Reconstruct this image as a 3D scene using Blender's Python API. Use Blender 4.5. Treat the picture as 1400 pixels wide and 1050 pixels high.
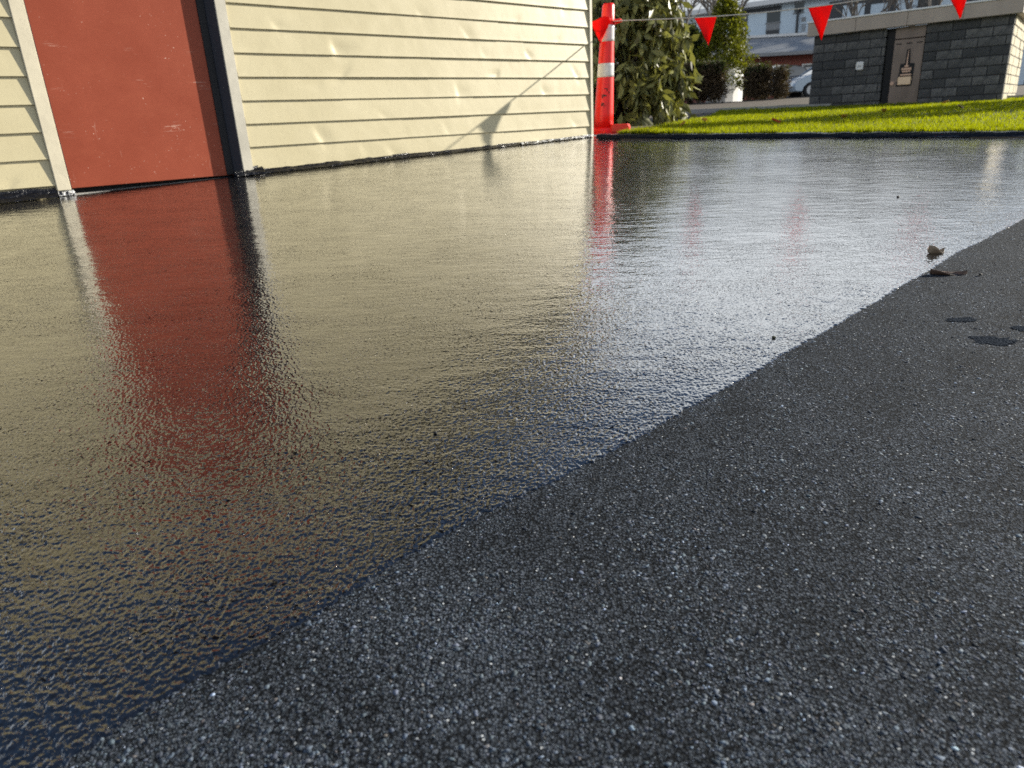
import bpy, bmesh, math, random
import numpy as np
from mathutils import Vector, Matrix, noise
from mathutils.geometry import tessellate_polygon
random.seed(7); rng = np.random.default_rng(11)
for o in list(bpy.data.objects): bpy.data.objects.remove(o)
S = bpy.context.scene; COL = S.collection
R = math.radians

# ------------------------------------------------------------------ camera
EYE = Vector((0, 0, .43)); PITCH = R(19.9); ROLL = R(3.2)
cd = bpy.data.cameras.new('camera'); cam = bpy.data.objects.new('camera', cd); COL.objects.link(cam)
r0 = Vector((1, 0, 0)); u0 = Vector((0, math.sin(PITCH), math.cos(PITCH))); fw = Vector((0, math.cos(PITCH), -math.sin(PITCH)))
rt = math.cos(ROLL)*r0 - math.sin(ROLL)*u0; up = math.cos(ROLL)*u0 + math.sin(ROLL)*r0
cam.matrix_world = Matrix(((rt.x, up.x, -fw.x, EYE.x), (rt.y, up.y, -fw.y, EYE.y), (rt.z, up.z, -fw.z, EYE.z), (0, 0, 0, 1)))
cd.sensor_width = 36; cd.sensor_fit = 'HORIZONTAL'; cd.lens = 971/1400*36
cd.clip_start = .02; cd.clip_end = 3000
cd.dof.use_dof = True; cd.dof.focus_distance = 1.15; cd.dof.aperture_fstop = 9.0
S.camera = cam

# ------------------------------------------------------------------ sky, sun, exposure
SUN_AZ = R(67.9); SUN_EL = R(19.1)
W = bpy.data.worlds.new('World'); S.world = W; W.use_nodes = True
nt = W.node_tree; nt.nodes.clear()
def N(t, **k):
    n = nt.nodes.new(t)
    for a, b in k.items(): setattr(n, a, b)
    return n
sky = N('ShaderNodeTexSky', sky_type='NISHITA', sun_disc=False); sky.sun_elevation = SUN_EL; sky.sun_rotation = SUN_AZ
sky.air_density = 1.0; sky.dust_density = .5; sky.ozone_density = 3.2
tc = N('ShaderNodeTexCoord'); sep = N('ShaderNodeSeparateXYZ'); nt.links.new(tc.outputs['Generated'], sep.inputs[0])
zz = N('ShaderNodeMath', operation='MAXIMUM'); zz.inputs[1].default_value = 0; nt.links.new(sep.outputs[2], zz.inputs[0])
za = N('ShaderNodeMath', operation='ADD'); za.inputs[1].default_value = .16; nt.links.new(zz.outputs[0], za.inputs[0])
dv = N('ShaderNodeVectorMath', operation='DIVIDE'); cb = N('ShaderNodeCombineXYZ')
for i in range(3): nt.links.new(za.outputs[0], cb.inputs[i])
nt.links.new(tc.outputs['Generated'], dv.inputs[0]); nt.links.new(cb.outputs[0], dv.inputs[1])
nz = N('ShaderNodeTexNoise'); nz.inputs['Scale'].default_value = 1.15; nz.inputs['Detail'].default_value = 7; nz.inputs['Roughness'].default_value = .56
nt.links.new(dv.outputs[0], nz.inputs['Vector'])
# thin cloud, thicker towards the horizon where one looks through more of it
hz = N('ShaderNodeMapRange'); hz.inputs[1].default_value = .36; hz.inputs[2].default_value = .58; hz.inputs[3].default_value = .27; hz.inputs[4].default_value = -.16
nt.links.new(zz.outputs[0], hz.inputs[0])
ad = N('ShaderNodeMath', operation='ADD'); nt.links.new(nz.outputs[0], ad.inputs[0]); nt.links.new(hz.outputs[0], ad.inputs[1])
cm = N('ShaderNodeMapRange', interpolation_type='SMOOTHSTEP'); cm.inputs[1].default_value = .52; cm.inputs[2].default_value = .80; cm.inputs[3].default_value = 0; cm.inputs[4].default_value = .94
nt.links.new(ad.outputs[0], cm.inputs[0])
mx = N('ShaderNodeMix', data_type='RGBA'); nt.links.new(cm.outputs[0], mx.inputs[0]); nt.links.new(sky.outputs[0], mx.inputs[6])
# the low cloud bank is thicker and greyer than the thin bright cloud above it
cg_ = N('ShaderNodeMapRange', interpolation_type='SMOOTHSTEP'); cg_.inputs[1].default_value = .16; cg_.inputs[2].default_value = .36; cg_.inputs[3].default_value = .38; cg_.inputs[4].default_value = 1.0
nt.links.new(zz.outputs[0], cg_.inputs[0]); cs_ = N('ShaderNodeVectorMath', operation='SCALE'); cs_.inputs[0].default_value = (13.6, 14.2, 14.6); nt.links.new(cg_.outputs[0], cs_.inputs['Scale']); nt.links.new(cs_.outputs[0], mx.inputs[7])
bg = N('ShaderNodeBackground'); bg.inputs[1].default_value = .070; nt.links.new(mx.outputs[2], bg.inputs[0])
wo = N('ShaderNodeOutputWorld'); nt.links.new(bg.outputs[0], wo.inputs[0])

sl = bpy.data.lights.new('sun', 'SUN'); sl.energy = 5.0; sl.angle = R(.55); sl.color = (1, .93, .80)
so = bpy.data.objects.new('sun', sl); COL.objects.link(so)
sd = Vector((math.sin(SUN_AZ)*math.cos(SUN_EL), math.cos(SUN_AZ)*math.cos(SUN_EL), math.sin(SUN_EL)))
so.rotation_euler = sd.to_track_quat('Z', 'Y').to_euler(); so.location = (20, 8, 12)
S.view_settings.view_transform = 'Standard'; S.view_settings.look = 'None'; S.view_settings.gamma = 1
S.view_settings.use_curve_mapping = False; S.view_settings.exposure = .88

S.cycles.max_bounces = 6; S.cycles.diffuse_bounces = 3; S.cycles.glossy_bounces = 3; S.cycles.transmission_bounces = 3
S.cycles.use_adaptive_sampling = True; S.cycles.adaptive_threshold = .012; S.cycles.use_denoising = False; S.cycles.sample_clamp_indirect = 4; S.cycles.sample_clamp_direct = 9; S.cycles.blur_glossy = .3

# ------------------------------------------------------------------ helpers
def tag(o, label=None, cat=None, group=None, kind=None):
    if label: o['label'] = label
    if cat: o['category'] = cat
    if group: o['group'] = group
    if kind: o['kind'] = kind
    return o
def empty(name, loc=(0, 0, 0), rz=0, label=None, cat=None, group=None):
    o = bpy.data.objects.new(name, None); COL.objects.link(o); o.location = loc; o.rotation_euler = (0, 0, rz)
    return tag(o, label, cat, group)
def mesh(name, v, f, mat, parent=None, smooth=False):
    m = bpy.data.meshes.new(name); m.from_pydata([tuple(map(float, p)) for p in v], [], [tuple(map(int, q)) for q in f]); m.update()
    if smooth: m.polygons.foreach_set('use_smooth', [True]*len(m.polygons))
    m.materials.append(mat); o = bpy.data.objects.new(name, m); COL.objects.link(o); o.parent = parent
    return o
def tris(name, V, T, mat, parent=None, smooth=False, col=None):
    """fast mesh from numpy arrays: V (n,3), T (m,3)"""
    m = bpy.data.meshes.new(name); n, k = len(V), len(T)
    m.vertices.add(n); m.vertices.foreach_set('co', np.ascontiguousarray(V, dtype=np.float32).ravel())
    m.loops.add(3*k); m.loops.foreach_set('vertex_index', np.ascontiguousarray(T, dtype=np.int32).ravel())
    m.polygons.add(k); m.polygons.foreach_set('loop_start', np.arange(0, 3*k, 3, dtype=np.int32))
    if smooth: m.polygons.foreach_set('use_smooth', np.ones(k, dtype=bool))
    if col is not None:
        a = m.color_attributes.new('tint', 'FLOAT_COLOR', 'POINT'); a.data.foreach_set('color', np.ascontiguousarray(col, dtype=np.float32).ravel())
    m.update(calc_edges=True); m.validate()
    m.materials.append(mat); o = bpy.data.objects.new(name, m); COL.objects.link(o); o.parent = parent
    return o
class MB:
    def __init__(s): s.v = []; s.f = []
    def box(s, x0, x1, y0, y1, z0, z1, fr=None):
        b = len(s.v); P = [(x, y, z) for z in (z0, z1) for y in (y0, y1) for x in (x0, x1)]
        if fr: P = [fr(*p) for p in P]
        s.v += P; s.f += [tuple(b+i for i in q) for q in ((0, 2, 3, 1), (4, 5, 7, 6), (0, 1, 5, 4), (2, 6, 7, 3), (0, 4, 6, 2), (1, 3, 7, 5))]
        return s
    def prism(s, poly, h0, h1, fr):
        """poly of (a, b); fr(a, b, h)"""
        b = len(s.v); n = len(poly)
        s.v += [fr(p[0], p[1], h0) for p in poly] + [fr(p[0], p[1], h1) for p in poly]
        s.f += [tuple(b+i for i in range(n)), tuple(b+n+i for i in reversed(range(n)))]
        s.f += [(b+i, b+n+i, b+n+(i+1) % n, b+(i+1) % n) for i in range(n)]
        return s
    def loft(s, rings, cap=True):
        b = len(s.v); n = len(rings[0])
        for r in rings: s.v += [tuple(p) for p in r]
        for k in range(len(rings)-1):
            for i in range(n):
                j = (i+1) % n; s.f.append((b+k*n+i, b+k*n+j, b+(k+1)*n+j, b+(k+1)*n+i))
        if cap: s.f += [tuple(b+i for i in reversed(range(n))), tuple(b+(len(rings)-1)*n+i for i in range(n))]
        return s
    def tube(s, pts, rad, n=8, cap=True):
        pts = [Vector(p) for p in pts]; rr = rad if isinstance(rad, (list, tuple)) else [rad]*len(pts); rings = []
        for i, p in enumerate(pts):
            t = (pts[min(i+1, len(pts)-1)]-pts[max(i-1, 0)]).normalized()
            a = t.cross(Vector((0, 0, 1)) if abs(t.z) < .9 else Vector((1, 0, 0))).normalized(); b = t.cross(a)
            rings.append([p + (a*math.cos(q)+b*math.sin(q))*rr[i] for q in (2*math.pi*k/n for k in range(n))])
        return s.loft(rings, cap)
    def build(s, name, mat, parent=None, smooth=False, bevel=0, seg=2):
        o = mesh(name, s.v, s.f, mat, parent, smooth)
        bm = bmesh.new(); bm.from_mesh(o.data); bmesh.ops.recalc_face_normals(bm, faces=bm.faces)
        if bevel: bmesh.ops.bevel(bm, geom=list(bm.edges), offset=bevel, segments=seg, affect='EDGES', clamp_overlap=True)
        bm.to_mesh(o.data); bm.free()
        return o
def nz3(x, y, z=0.): return noise.noise(Vector((x, y, z)))

# ------------------------------------------------------------------ materials
def mat(name, col, rough=.6, metal=0, spec=.5, ior=None):
    m = bpy.data.materials.new(name); m.use_nodes = True; p = m.node_tree.nodes['Principled BSDF']
    p.inputs['Base Color'].default_value = (*col, 1); p.inputs['Roughness'].default_value = rough; p.inputs['Metallic'].default_value = metal
    p.inputs['Specular IOR Level'].default_value = spec
    if ior: p.inputs['IOR'].default_value = ior
    return m
def T(m):
    t = m.node_tree; return t, t.nodes['Principled BSDF']
def nn(t, ty, **k):
    n = t.nodes.new(ty)
    for a, b in k.items():
        if a.startswith('i_'): n.inputs[int(a[2:]) if a[2:].isdigit() else a[2:].replace('_', ' ')].default_value = b
        else: setattr(n, a, b)
    return n
def lk(t, a, b): t.links.new(a, b)
def objco(t, scale=(1, 1, 1)):
    c = nn(t, 'ShaderNodeTexCoord'); mp = nn(t, 'ShaderNodeMapping'); mp.inputs['Scale'].default_value = scale
    lk(t, c.outputs['Object'], mp.inputs[0]); return mp.outputs[0]
def noi(t, vec, scale, detail=3, rough=.5, dims='3D'):
    n = nn(t, 'ShaderNodeTexNoise', noise_dimensions=dims); n.inputs['Scale'].default_value = scale; n.inputs['Detail'].default_value = detail; n.inputs['Roughness'].default_value = rough
    lk(t, vec, n.inputs['Vector']); return n.outputs[0]
def mr(t, x, a, b, c, d, smooth=False):
    n = nn(t, 'ShaderNodeMapRange', interpolation_type='SMOOTHSTEP' if smooth else 'LINEAR')
    for i, v in enumerate((a, b, c, d)): n.inputs[i+1].default_value = v
    lk(t, x, n.inputs[0]); return n.outputs[0]
def mth(t, op, a, b=None):
    n = nn(t, 'ShaderNodeMath', operation=op)
    for i, v in enumerate((a, b)):
        if v is None: continue
        if isinstance(v, (int, float)): n.inputs[i].default_value = v
        else: lk(t, v, n.inputs[i])
    return n.outputs[0]
def mix(t, fac, a, b, mode='MIX'):
    n = nn(t, 'ShaderNodeMix', data_type='RGBA', blend_type=mode)
    for i, v in ((0, fac), (6, a), (7, b)):
        if isinstance(v, (int, float)): n.inputs[i].default_value = v
        elif isinstance(v, tuple): n.inputs[i].default_value = (*v, 1)
        else: lk(t, v, n.inputs[i])
    return n.outputs[2]
def bump(t, h, dist, strength=1., nrm=None):
    b = nn(t, 'ShaderNodeBump'); b.inputs['Distance'].default_value = dist
    if isinstance(strength, (int, float)): b.inputs['Strength'].default_value = strength
    else: lk(t, strength, b.inputs['Strength'])
    lk(t, h, b.inputs['Height'])
    if nrm is not None: lk(t, nrm, b.inputs['Normal'])
    return b.outputs[0]
def vary(m, col, amt=.25, scale=6, dark=None, stretch=(1, 1, 1), bumpd=0, bscale=60, detail=4):
    """mottled paint or stone: slow colour variation and fine relief"""
    t, p = T(m); v = objco(t, stretch); n = noi(t, v, scale, detail, .6)
    lo = dark or tuple(c*(1-amt) for c in col); hi = tuple(min(1, c*(1+amt*.5)) for c in col)
    lk(t, mix(t, mr(t, n, .3, .7, 0, 1), lo, hi), p.inputs['Base Color'])
    if bumpd: lk(t, bump(t, noi(t, v, bscale, 3), bumpd), p.inputs['Normal'])
    return m

# dry asphalt: rounded stones in dark binder
M_DRY = mat('dry_asphalt', (.045, .047, .052), .9, spec=.08); t, p = T(M_DRY); v = objco(t)
def vor(t, vec, s, feat='F1', dims='2D'):
    n = nn(t, 'ShaderNodeTexVoronoi', feature=feat, voronoi_dimensions=dims); n.inputs['Scale'].default_value = s; lk(t, vec, n.inputs['Vector']); return n
v1 = vor(t, v, 340); v2 = vor(t, v, 165); sp1 = nn(t, 'ShaderNodeSeparateColor'); lk(t, v1.outputs['Color'], sp1.inputs[0]); sp2 = nn(t, 'ShaderNodeSeparateColor'); lk(t, v2.outputs['Color'], sp2.inputs[0])
c1 = mix(t, mth(t, 'POWER', sp1.outputs[0], 1.8), (.018, .0215, .0265), (.088, .103, .124))
big = mr(t, sp2.outputs[0], .62, .66, 0, 1)
c2 = mix(t, sp2.outputs[1], (.032, .038, .047), (.108, .124, .150))
cc = mix(t, mth(t, 'MULTIPLY', big, mr(t, v2.outputs['Distance'], .30, .42, 1, 0)), c1, c2)
white = mth(t, 'MULTIPLY', mr(t, sp1.outputs[1], .988, .99, 0, 1), mr(t, v1.outputs['Distance'], .3, .45, 1, 0))
cc = mix(t, white, cc, (.40, .42, .43))
gap = mr(t, v1.outputs['Distance'], .30, .62, 1, .22)
blot = mth(t, 'MULTIPLY', gap, mr(t, noi(t, v, 5.5, 5, .62, '2D'), .32, .66, .70, 1.2))
bl = nn(t, 'ShaderNodeCombineColor');  [lk(t, blot, bl.inputs[i]) for i in range(3)]
cc = mix(t, 1., cc, bl.outputs[0], 'MULTIPLY'); lk(t, cc, p.inputs['Base Color'])
hh = mth(t, 'SUBTRACT', 1., v1.outputs['Distance']); h2 = mth(t, 'MULTIPLY', big, mth(t, 'SUBTRACT', 1., v2.outputs['Distance']))
rgh = noi(t, v, 300, 4, .65, '2D'); flat = mr(t, v1.outputs['Distance'], .22, .62, 1, 0, True)
lk(t, bump(t, mth(t, 'ADD', mth(t, 'ADD', mth(t, 'MULTIPLY', flat, .35), mth(t, 'MULTIPLY', h2, .5)), mth(t, 'MULTIPLY', rgh, 1.5)), .0013, 1.), p.inputs['Normal'])

# loose stones standing proud of the binder
M_STONE = mat('aggregate_stone', (.06, .06, .065), .75, spec=.14); t, p = T(M_STONE)
a = nn(t, 'ShaderNodeVertexColor', layer_name='tint'); lk(t, a.outputs[0], p.inputs['Base Color'])
lk(t, bump(t, noi(t, objco(t), 900, 2), .0004), p.inputs['Normal'])

# fresh glossy sealer over the same stones: fills the hollows more and more towards the building
M_WET = mat('wet_sealer', (.0045, .0045, .0055), .045, spec=.5, ior=1.75); t, p = T(M_WET); v = objco(t)
p.inputs['Coat Weight'].default_value = 1; p.inputs['Coat IOR'].default_value = 1.55; p.inputs['Coat Roughness'].default_value = .045
wave = mth(t, 'ADD', mth(t, 'ADD', noi(t, objco(t, (.7, 1.6, 1)), 14, 3, .6, '2D'), mth(t, 'MULTIPLY', noi(t, v, 2.0, 1, .5, '2D'), 2.2)), mth(t, 'ADD', mth(t, 'MULTIPLY', noi(t, v, 190, 2, .5, '2D'), .085), mth(t, 'MULTIPLY', mr(t, noi(t, v, 250, 1, .5, '2D'), .64, .74, 0, -.50), mr(t, noi(t, v, 14, 3, .6, '2D'), .40, .62, .12, 1))))
b2 = bump(t, wave, .0015, 1.); lk(t, b2, p.inputs['Normal']); lk(t, b2, p.inputs['Coat Normal'])
rg = mr(t, noi(t, objco(t, (.8, 2.2, 1)), 5, 4, .65, '2D'), .42, .70, .02, .07)
# pits the sealer has not filled: bare rough binder
pt = mth(t, 'MAXIMUM', mr(t, noi(t, v, 300, 2, .6, '2D'), .605, .65, 0, 1), mr(t, noi(t, v, 105, 2, .6, '2D'), .675, .70, 0, 1))
pt = mth(t, 'MULTIPLY', pt, mr(t, noi(t, objco(t, (.9, 1.5, 1)), 4.5, 4, .65, '2D'), .36, .58, .30, 1)); ip = mth(t, 'SUBTRACT', 1., pt)
lk(t, mth(t, 'ADD', rg, mth(t, 'MULTIPLY', pt, .5)), p.inputs['Roughness']); lk(t, rg, p.inputs['Coat Roughness']); lk(t, ip, p.inputs['Coat Weight']); lk(t, mth(t, 'MULTIPLY', ip, .5), p.inputs['Specular IOR Level'])

# painted siding
CREAM = (.62, .545, .385)
M_SIDING = mat('cream_siding', CREAM, .42, spec=.4); t, p = T(M_SIDING); v = objco(t); vs = objco(t, (1, 1, .25))
d1 = mr(t, noi(t, v, 2.3, 5, .65), .3, .72, 0, 1); d2 = mr(t, noi(t, vs, 45, 4, .6), .55, .8, 0, .28)
cc = mix(t, d1, (.488, .428, .262), (.548, .486, .312)); cc = mix(t, d2, cc, (.38, .33, .215))
sx = nn(t, 'ShaderNodeSeparateXYZ'); lk(t, v, sx.inputs[0])
spl = mth(t, 'MULTIPLY', mr(t, sx.outputs[2], .30, .62, .55, 0), mr(t, noi(t, v, 110, 3, .7), .60, .72, 0, 1))
cc = mix(t, spl, cc, (.20, .17, .13)); lk(t, cc, p.inputs['Base Color'])
lk(t, bump(t, noi(t, v, 9, 3), .0012), p.inputs['Normal']); lk(t, mr(t, d1, 0, 1, .36, .52), p.inputs['Roughness'])
M_TRIM = vary(mat('cream_trim', (.62, .56, .42), .5), (.62, .56, .42), .12, 9, bumpd=.0006, bscale=40)
M_TRIMG = vary(mat('grey_cream_trim', (.50, .47, .39), .55), (.50, .47, .39), .16, 9, bumpd=.0006, bscale=40)
# red door with scuffs
M_DOOR = mat('red_door_paint', (.32, .075, .045), .42, spec=.15); t, p = T(M_DOOR); v = objco(t); n1 = mr(t, noi(t, v, 2.5, 5, .65), .3, .7, 0, 1)
cc = mix(t, n1, (.240, .052, .028), (.300, .070, .038))
haze_ = mr(t, noi(t, objco(t, (1, 1, 3)), 6, 5, .7), .52, .8, 0, .35); cc = mix(t, haze_, cc, (.35, .095, .05))
sx = nn(t, 'ShaderNodeSeparateXYZ'); lk(t, v, sx.inputs[0])
def band(z, w): return mr(t, mth(t, 'ABSOLUTE', mth(t, 'SUBTRACT', sx.outputs[2], z)), 0, w, 1, 0)
scr = mr(t, noi(t, objco(t, (7, 7, 160)), 1.3, 4, .7), .60, .64, 0, 1); gate = mr(t, noi(t, v, 6.5, 2), .50, .60, 0, 1)
rows = mth(t, 'MAXIMUM', mth(t, 'MAXIMUM', band(.515, .035), band(.715, .03)), mth(t, 'MULTIPLY', band(.86, .03), .9))
s1 = mth(t, 'MULTIPLY', mth(t, 'MULTIPLY', scr, gate), rows)
chip = mth(t, 'MULTIPLY', mr(t, noi(t, v, 95, 2, .5), .705, .73, 0, 1), mr(t, noi(t, v, 5, 2), .45, .6, 0, 1))
arc = nn(t, 'ShaderNodeTexWave', wave_type='RINGS', rings_direction='SPHERICAL'); arc.inputs['Scale'].default_value = 3; arc.inputs['Distortion'].default_value = 3; arc.inputs['Detail'].default_value = 3; arc.inputs['Detail Scale'].default_value = 1.2
lk(t, v, arc.inputs['Vector']); s2 = mth(t, 'MULTIPLY', mr(t, arc.outputs['Fac'], .994, .999, 0, .45), mr(t, noi(t, v, 4.3, 3), .63, .70, 0, 1))
allm = mth(t, 'MAXIMUM', mth(t, 'MAXIMUM', s1, chip), s2)
cc = mix(t, mth(t, 'MULTIPLY', allm, .8), cc, (.66, .45, .36)); lk(t, cc, p.inputs['Base Color'])
lk(t, bump(t, noi(t, v, 3, 2), .002), p.inputs['Normal']); lk(t, mr(t, n1, 0, 1, .34, .5), p.inputs['Roughness'])
M_REVEAL_SHADE = mat('blue_grey_reveal_shade', (.022, .026, .038), .5, spec=.3)  # shade of the door reveal put into a dark blue-grey colour
M_DARK = mat('dark_void', (.012, .012, .014), .8)
M_PLASTIC = mat('black_plastic', (.006, .006, .008), .26, spec=.35); t, p = T(M_PLASTIC); lk(t, bump(t, noi(t, objco(t), 60, 4, .6), .006), p.inputs['Normal'])
M_TAPE = mat('clear_film', (.42, .43, .44), .12, spec=.8); t, p = T(M_TAPE); v = objco(t)
lk(t, mix(t, mr(t, noi(t, v, 42, 4, .6), .46, .54, 0, 1), (.02, .02, .025), (.75, .75, .73)), p.inputs['Base Color']); lk(t, bump(t, noi(t, v, 50, 4), .012), p.inputs['Normal'])  # white glints and dark folds painted into the film's colour
M_CONC = vary(mat('concrete', (.34, .33, .30), .9), (.34, .33, .30), .3, 5, bumpd=.003, bscale=120)
M_PATH = vary(mat('footpath_concrete', (.33, .33, .33), .9), (.33, .33, .33), .2, 2, bumpd=.003, bscale=80)
M_ROAD = vary(mat('street_asphalt', (.06, .06, .063), .9), (.06, .06, .063), .3, 2, bumpd=.004, bscale=90)
M_SOIL = vary(mat('soil', (.075, .055, .035), .95), (.075, .055, .035), .4, 3, bumpd=.01, bscale=30)
def thin(name, col, trans, rough=.5, var=.3, tcol=None, spec=.25):
    """leaf or cloth: colour varies by piece, some light passes through"""
    m = bpy.data.materials.new(name); m.use_nodes = True; t = m.node_tree; p = t.nodes['Principled BSDF']; p.inputs['Roughness'].default_value = rough; p.inputs['Specular IOR Level'].default_value = spec
    g = nn(t, 'ShaderNodeNewGeometry'); tr = nn(t, 'ShaderNodeBsdfTranslucent'); ms = nn(t, 'ShaderNodeMixShader'); ms.inputs[0].default_value = trans
    if var:
        lo = tuple(c*(1-var) for c in col); hi = tuple(min(1, c*(1+var)) for c in col); c = mix(t, g.outputs['Random Per Island'], lo, hi)
        lk(t, c, p.inputs['Base Color'])
        lk(t, mix(t, 1., c, tcol or (1.3, 1.3, .6), 'MULTIPLY'), tr.inputs[0])
    else:
        p.inputs['Base Color'].default_value = (*col, 1); tr.inputs[0].default_value = (*(tcol or col), 1)
    lk(t, p.outputs[0], ms.inputs[1]); lk(t, tr.outputs[0], ms.inputs[2]); lk(t, ms.outputs[0], t.nodes['Material Output'].inputs[0])
    return m
M_GRASS = thin('grass_blade', (.215, .245, .004), .45, .75, .45, (1.6, 1.55, .3))
t = M_GRASS.node_tree; p = t.nodes['Principled BSDF']; c0 = p.inputs['Base Color'].links[0].from_socket
vv_ = objco(t); pm = mr(t, noi(t, vv_, 1.6, 4, .65), .36, .66, 0, 1); cg = mix(t, mr(t, noi(t, vv_, 7, 3, .6), .4, .7, 0, .55), mix(t, pm, (.62, .70, .8), (1.05, 1.0, 1.)), (.55, .62, .7)); cg = mix(t, 1., c0, cg, 'MULTIPLY'); gg = nn(t, 'ShaderNodeNewGeometry'); cg = mix(t, mr(t, gg.outputs['Random Per Island'], .93, .94, 0, 1), cg, (.34, .28, .12)); lk(t, cg, p.inputs['Base Color'])
M_LAWN = vary(mat('lawn_soil', (.05, .075, .012), .95), (.05, .075, .012), .4, 8, bumpd=.01, bscale=40)
M_BLEAF = thin('olive_leaf', (.185, .185, .070), .18, .40, .75, None, .30)
M_GLEAF = thin('yellow_green_leaf', (.140, .150, .014), .3, .5, .45)
M_HEDGE = thin('brown_hedge_twig', (.085, .060, .036), .15, .7, .5)
M_HEDGEG = thin('green_hedge_leaf', (.055, .07, .02), .25, .6, .45)
M_BARK = vary(mat('bark', (.10, .08, .06), .9), (.10, .08, .06), .4, 12, bumpd=.006, bscale=60)
M_TWIG = vary(mat('grey_twig', (.17, .15, .13), .9), (.17, .15, .13), .3, 4)
M_REDP = mat('red_orange_plastic', (.86, .008, .006), .38); t, p = T(M_REDP); lk(t, bump(t, noi(t, objco(t), 25, 3), .001), p.inputs['Normal']); lk(t, mix(t, mr(t, noi(t, objco(t, (1, 1, .5)), 18, 5, .7), .52, .75, 0, .6), (.86, .008, .006), (.40, .012, .010)), p.inputs['Base Color'])
M_FOOT = mat('orange_rubber_foot', (.85, .04, .015), .45)
M_FLAG = thin('red_pennant_cloth', (.86, .006, .005), .40, .6, 0, (.9, .01, .005))
M_BAND = vary(mat('white_reflective_band', (.70, .68, .68), .3, spec=.6), (.70, .68, .68), .3, 22, stretch=(1, 1, .4))
M_CORD = mat('pale_cord', (.62, .58, .52), .8)
M_INK = mat('black_print', (.05, .012, .012), .6)
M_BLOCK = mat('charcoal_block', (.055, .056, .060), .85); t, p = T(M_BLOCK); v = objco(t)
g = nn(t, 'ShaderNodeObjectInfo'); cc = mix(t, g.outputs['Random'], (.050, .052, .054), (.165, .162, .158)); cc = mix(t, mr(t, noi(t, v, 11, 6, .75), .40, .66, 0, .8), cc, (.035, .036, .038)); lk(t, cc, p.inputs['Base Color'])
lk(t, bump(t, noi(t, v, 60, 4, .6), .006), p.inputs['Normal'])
M_MORTAR = mat('dark_mortar', (.022, .023, .026), .95)
M_FASCIA = vary(mat('taupe_fascia', (.42, .35, .29), .6), (.42, .35, .29), .18, 3, stretch=(1, 1, .2))
M_CAP = mat('white_flashing', (.78, .78, .77), .4)
M_BRONZE = vary(mat('brown_metal_door', (.20, .150, .125), .45), (.20, .150, .125), .3, 5, stretch=(1, 1, .3))
M_COPPER = mat('pale_copper', (.62, .40, .29), .45); M_PEACH = mat('peach_metal', (.85, .62, .42), .4)
M_SOCKET = mat('white_plastic', (.74, .74, .74), .4)
M_WHITE = vary(mat('white_paint', (.80, .81, .82), .6), (.80, .81, .82), .08, 1)
M_BLUE_SHADE = vary(mat('white_paint_blue_shade', (.66, .79, .90), .6), (.66, .79, .90), .08, 1)  # white walls, with the blue of sky-lit shade mixed into the colour
M_SUNLIT_BLOCK = vary(mat('sunlit_block', (.52, .46, .32), .85), (.52, .46, .32), .25, 9, bumpd=.006, bscale=60)  # same block as the front, sunlight on the side put into its colour
M_GLASS = mat('window_glass', (.02, .025, .03), .06, spec=.7)
M_SLATE = mat('dark_panel', (.045, .05, .058), .5); M_GREYP = mat('grey_panel', (.28, .29, .30), .6)
M_BRICK = mat('red_brick', (.24, .065, .045), .85); t, p = T(M_BRICK); v = objco(t, (1, 1, 1))
bt = nn(t, 'ShaderNodeTexBrick'); bt.inputs['Scale'].default_value = 4; bt.inputs['Color1'].default_value = (.26, .065, .045, 1); bt.inputs['Color2'].default_value = (.19, .05, .038, 1); bt.inputs['Mortar'].default_value = (.3, .22, .18, 1); bt.inputs['Mortar Size'].default_value = .01
cx = nn(t, 'ShaderNodeSeparateXYZ'); lk(t, v, cx.inputs[0]); cy = nn(t, 'ShaderNodeCombineXYZ'); lk(t, cx.outputs[0], cy.inputs[0]); lk(t, cx.outputs[2], cy.inputs[1]); lk(t, cy.outputs[0], bt.inputs['Vector']); lk(t, bt.outputs[0], p.inputs['Base Color'])
M_ROOF = vary(mat('grey_iron_roof', (.30, .31, .32), .5), (.30, .31, .32), .15, 2)
M_RENDER = vary(mat('white_render', (.72, .72, .72), .8), (.72, .72, .72), .15, 2)
M_CARB = mat('pale_blue_car_paint', (.42, .50, .58), .2, .3); M_CARD = mat('charcoal_car_paint', (.035, .038, .045), .2, .3)
M_TYRE = mat('tyre_rubber', (.015, .015, .016), .8); M_RIM = mat('alloy_rim', (.45, .46, .48), .35, .9); M_LAMP = mat('lamp_lens', (.75, .77, .8), .1); M_TAIL = mat('red_lens', (.5, .02, .02), .15)
M_DEAD = mat('dead_leaf_tan', (.22, .155, .10), .75); M_DEAD2 = mat('dead_leaf_brown', (.085, .05, .035), .7)
for m_, a_, b_ in ((M_DEAD, (.17, .115, .075), (.30, .235, .17)), (M_DEAD2, (.045, .028, .02), (.14, .085, .06))):
    t, p = T(m_); lk(t, mix(t, mr(t, noi(t, objco(t), 90, 5, .7), .35, .65, 0, 1), a_, b_), p.inputs['Base Color'])
M_DEADY = thin('fallen_leaf_yellow', (.42, .28, .06), .3, .6, .3); M_DEADO = thin('fallen_leaf_orange', (.42, .09, .02), .3, .6, .2)
M_GRIT = mat('dark_grit', (.012, .012, .012), .6)

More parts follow.
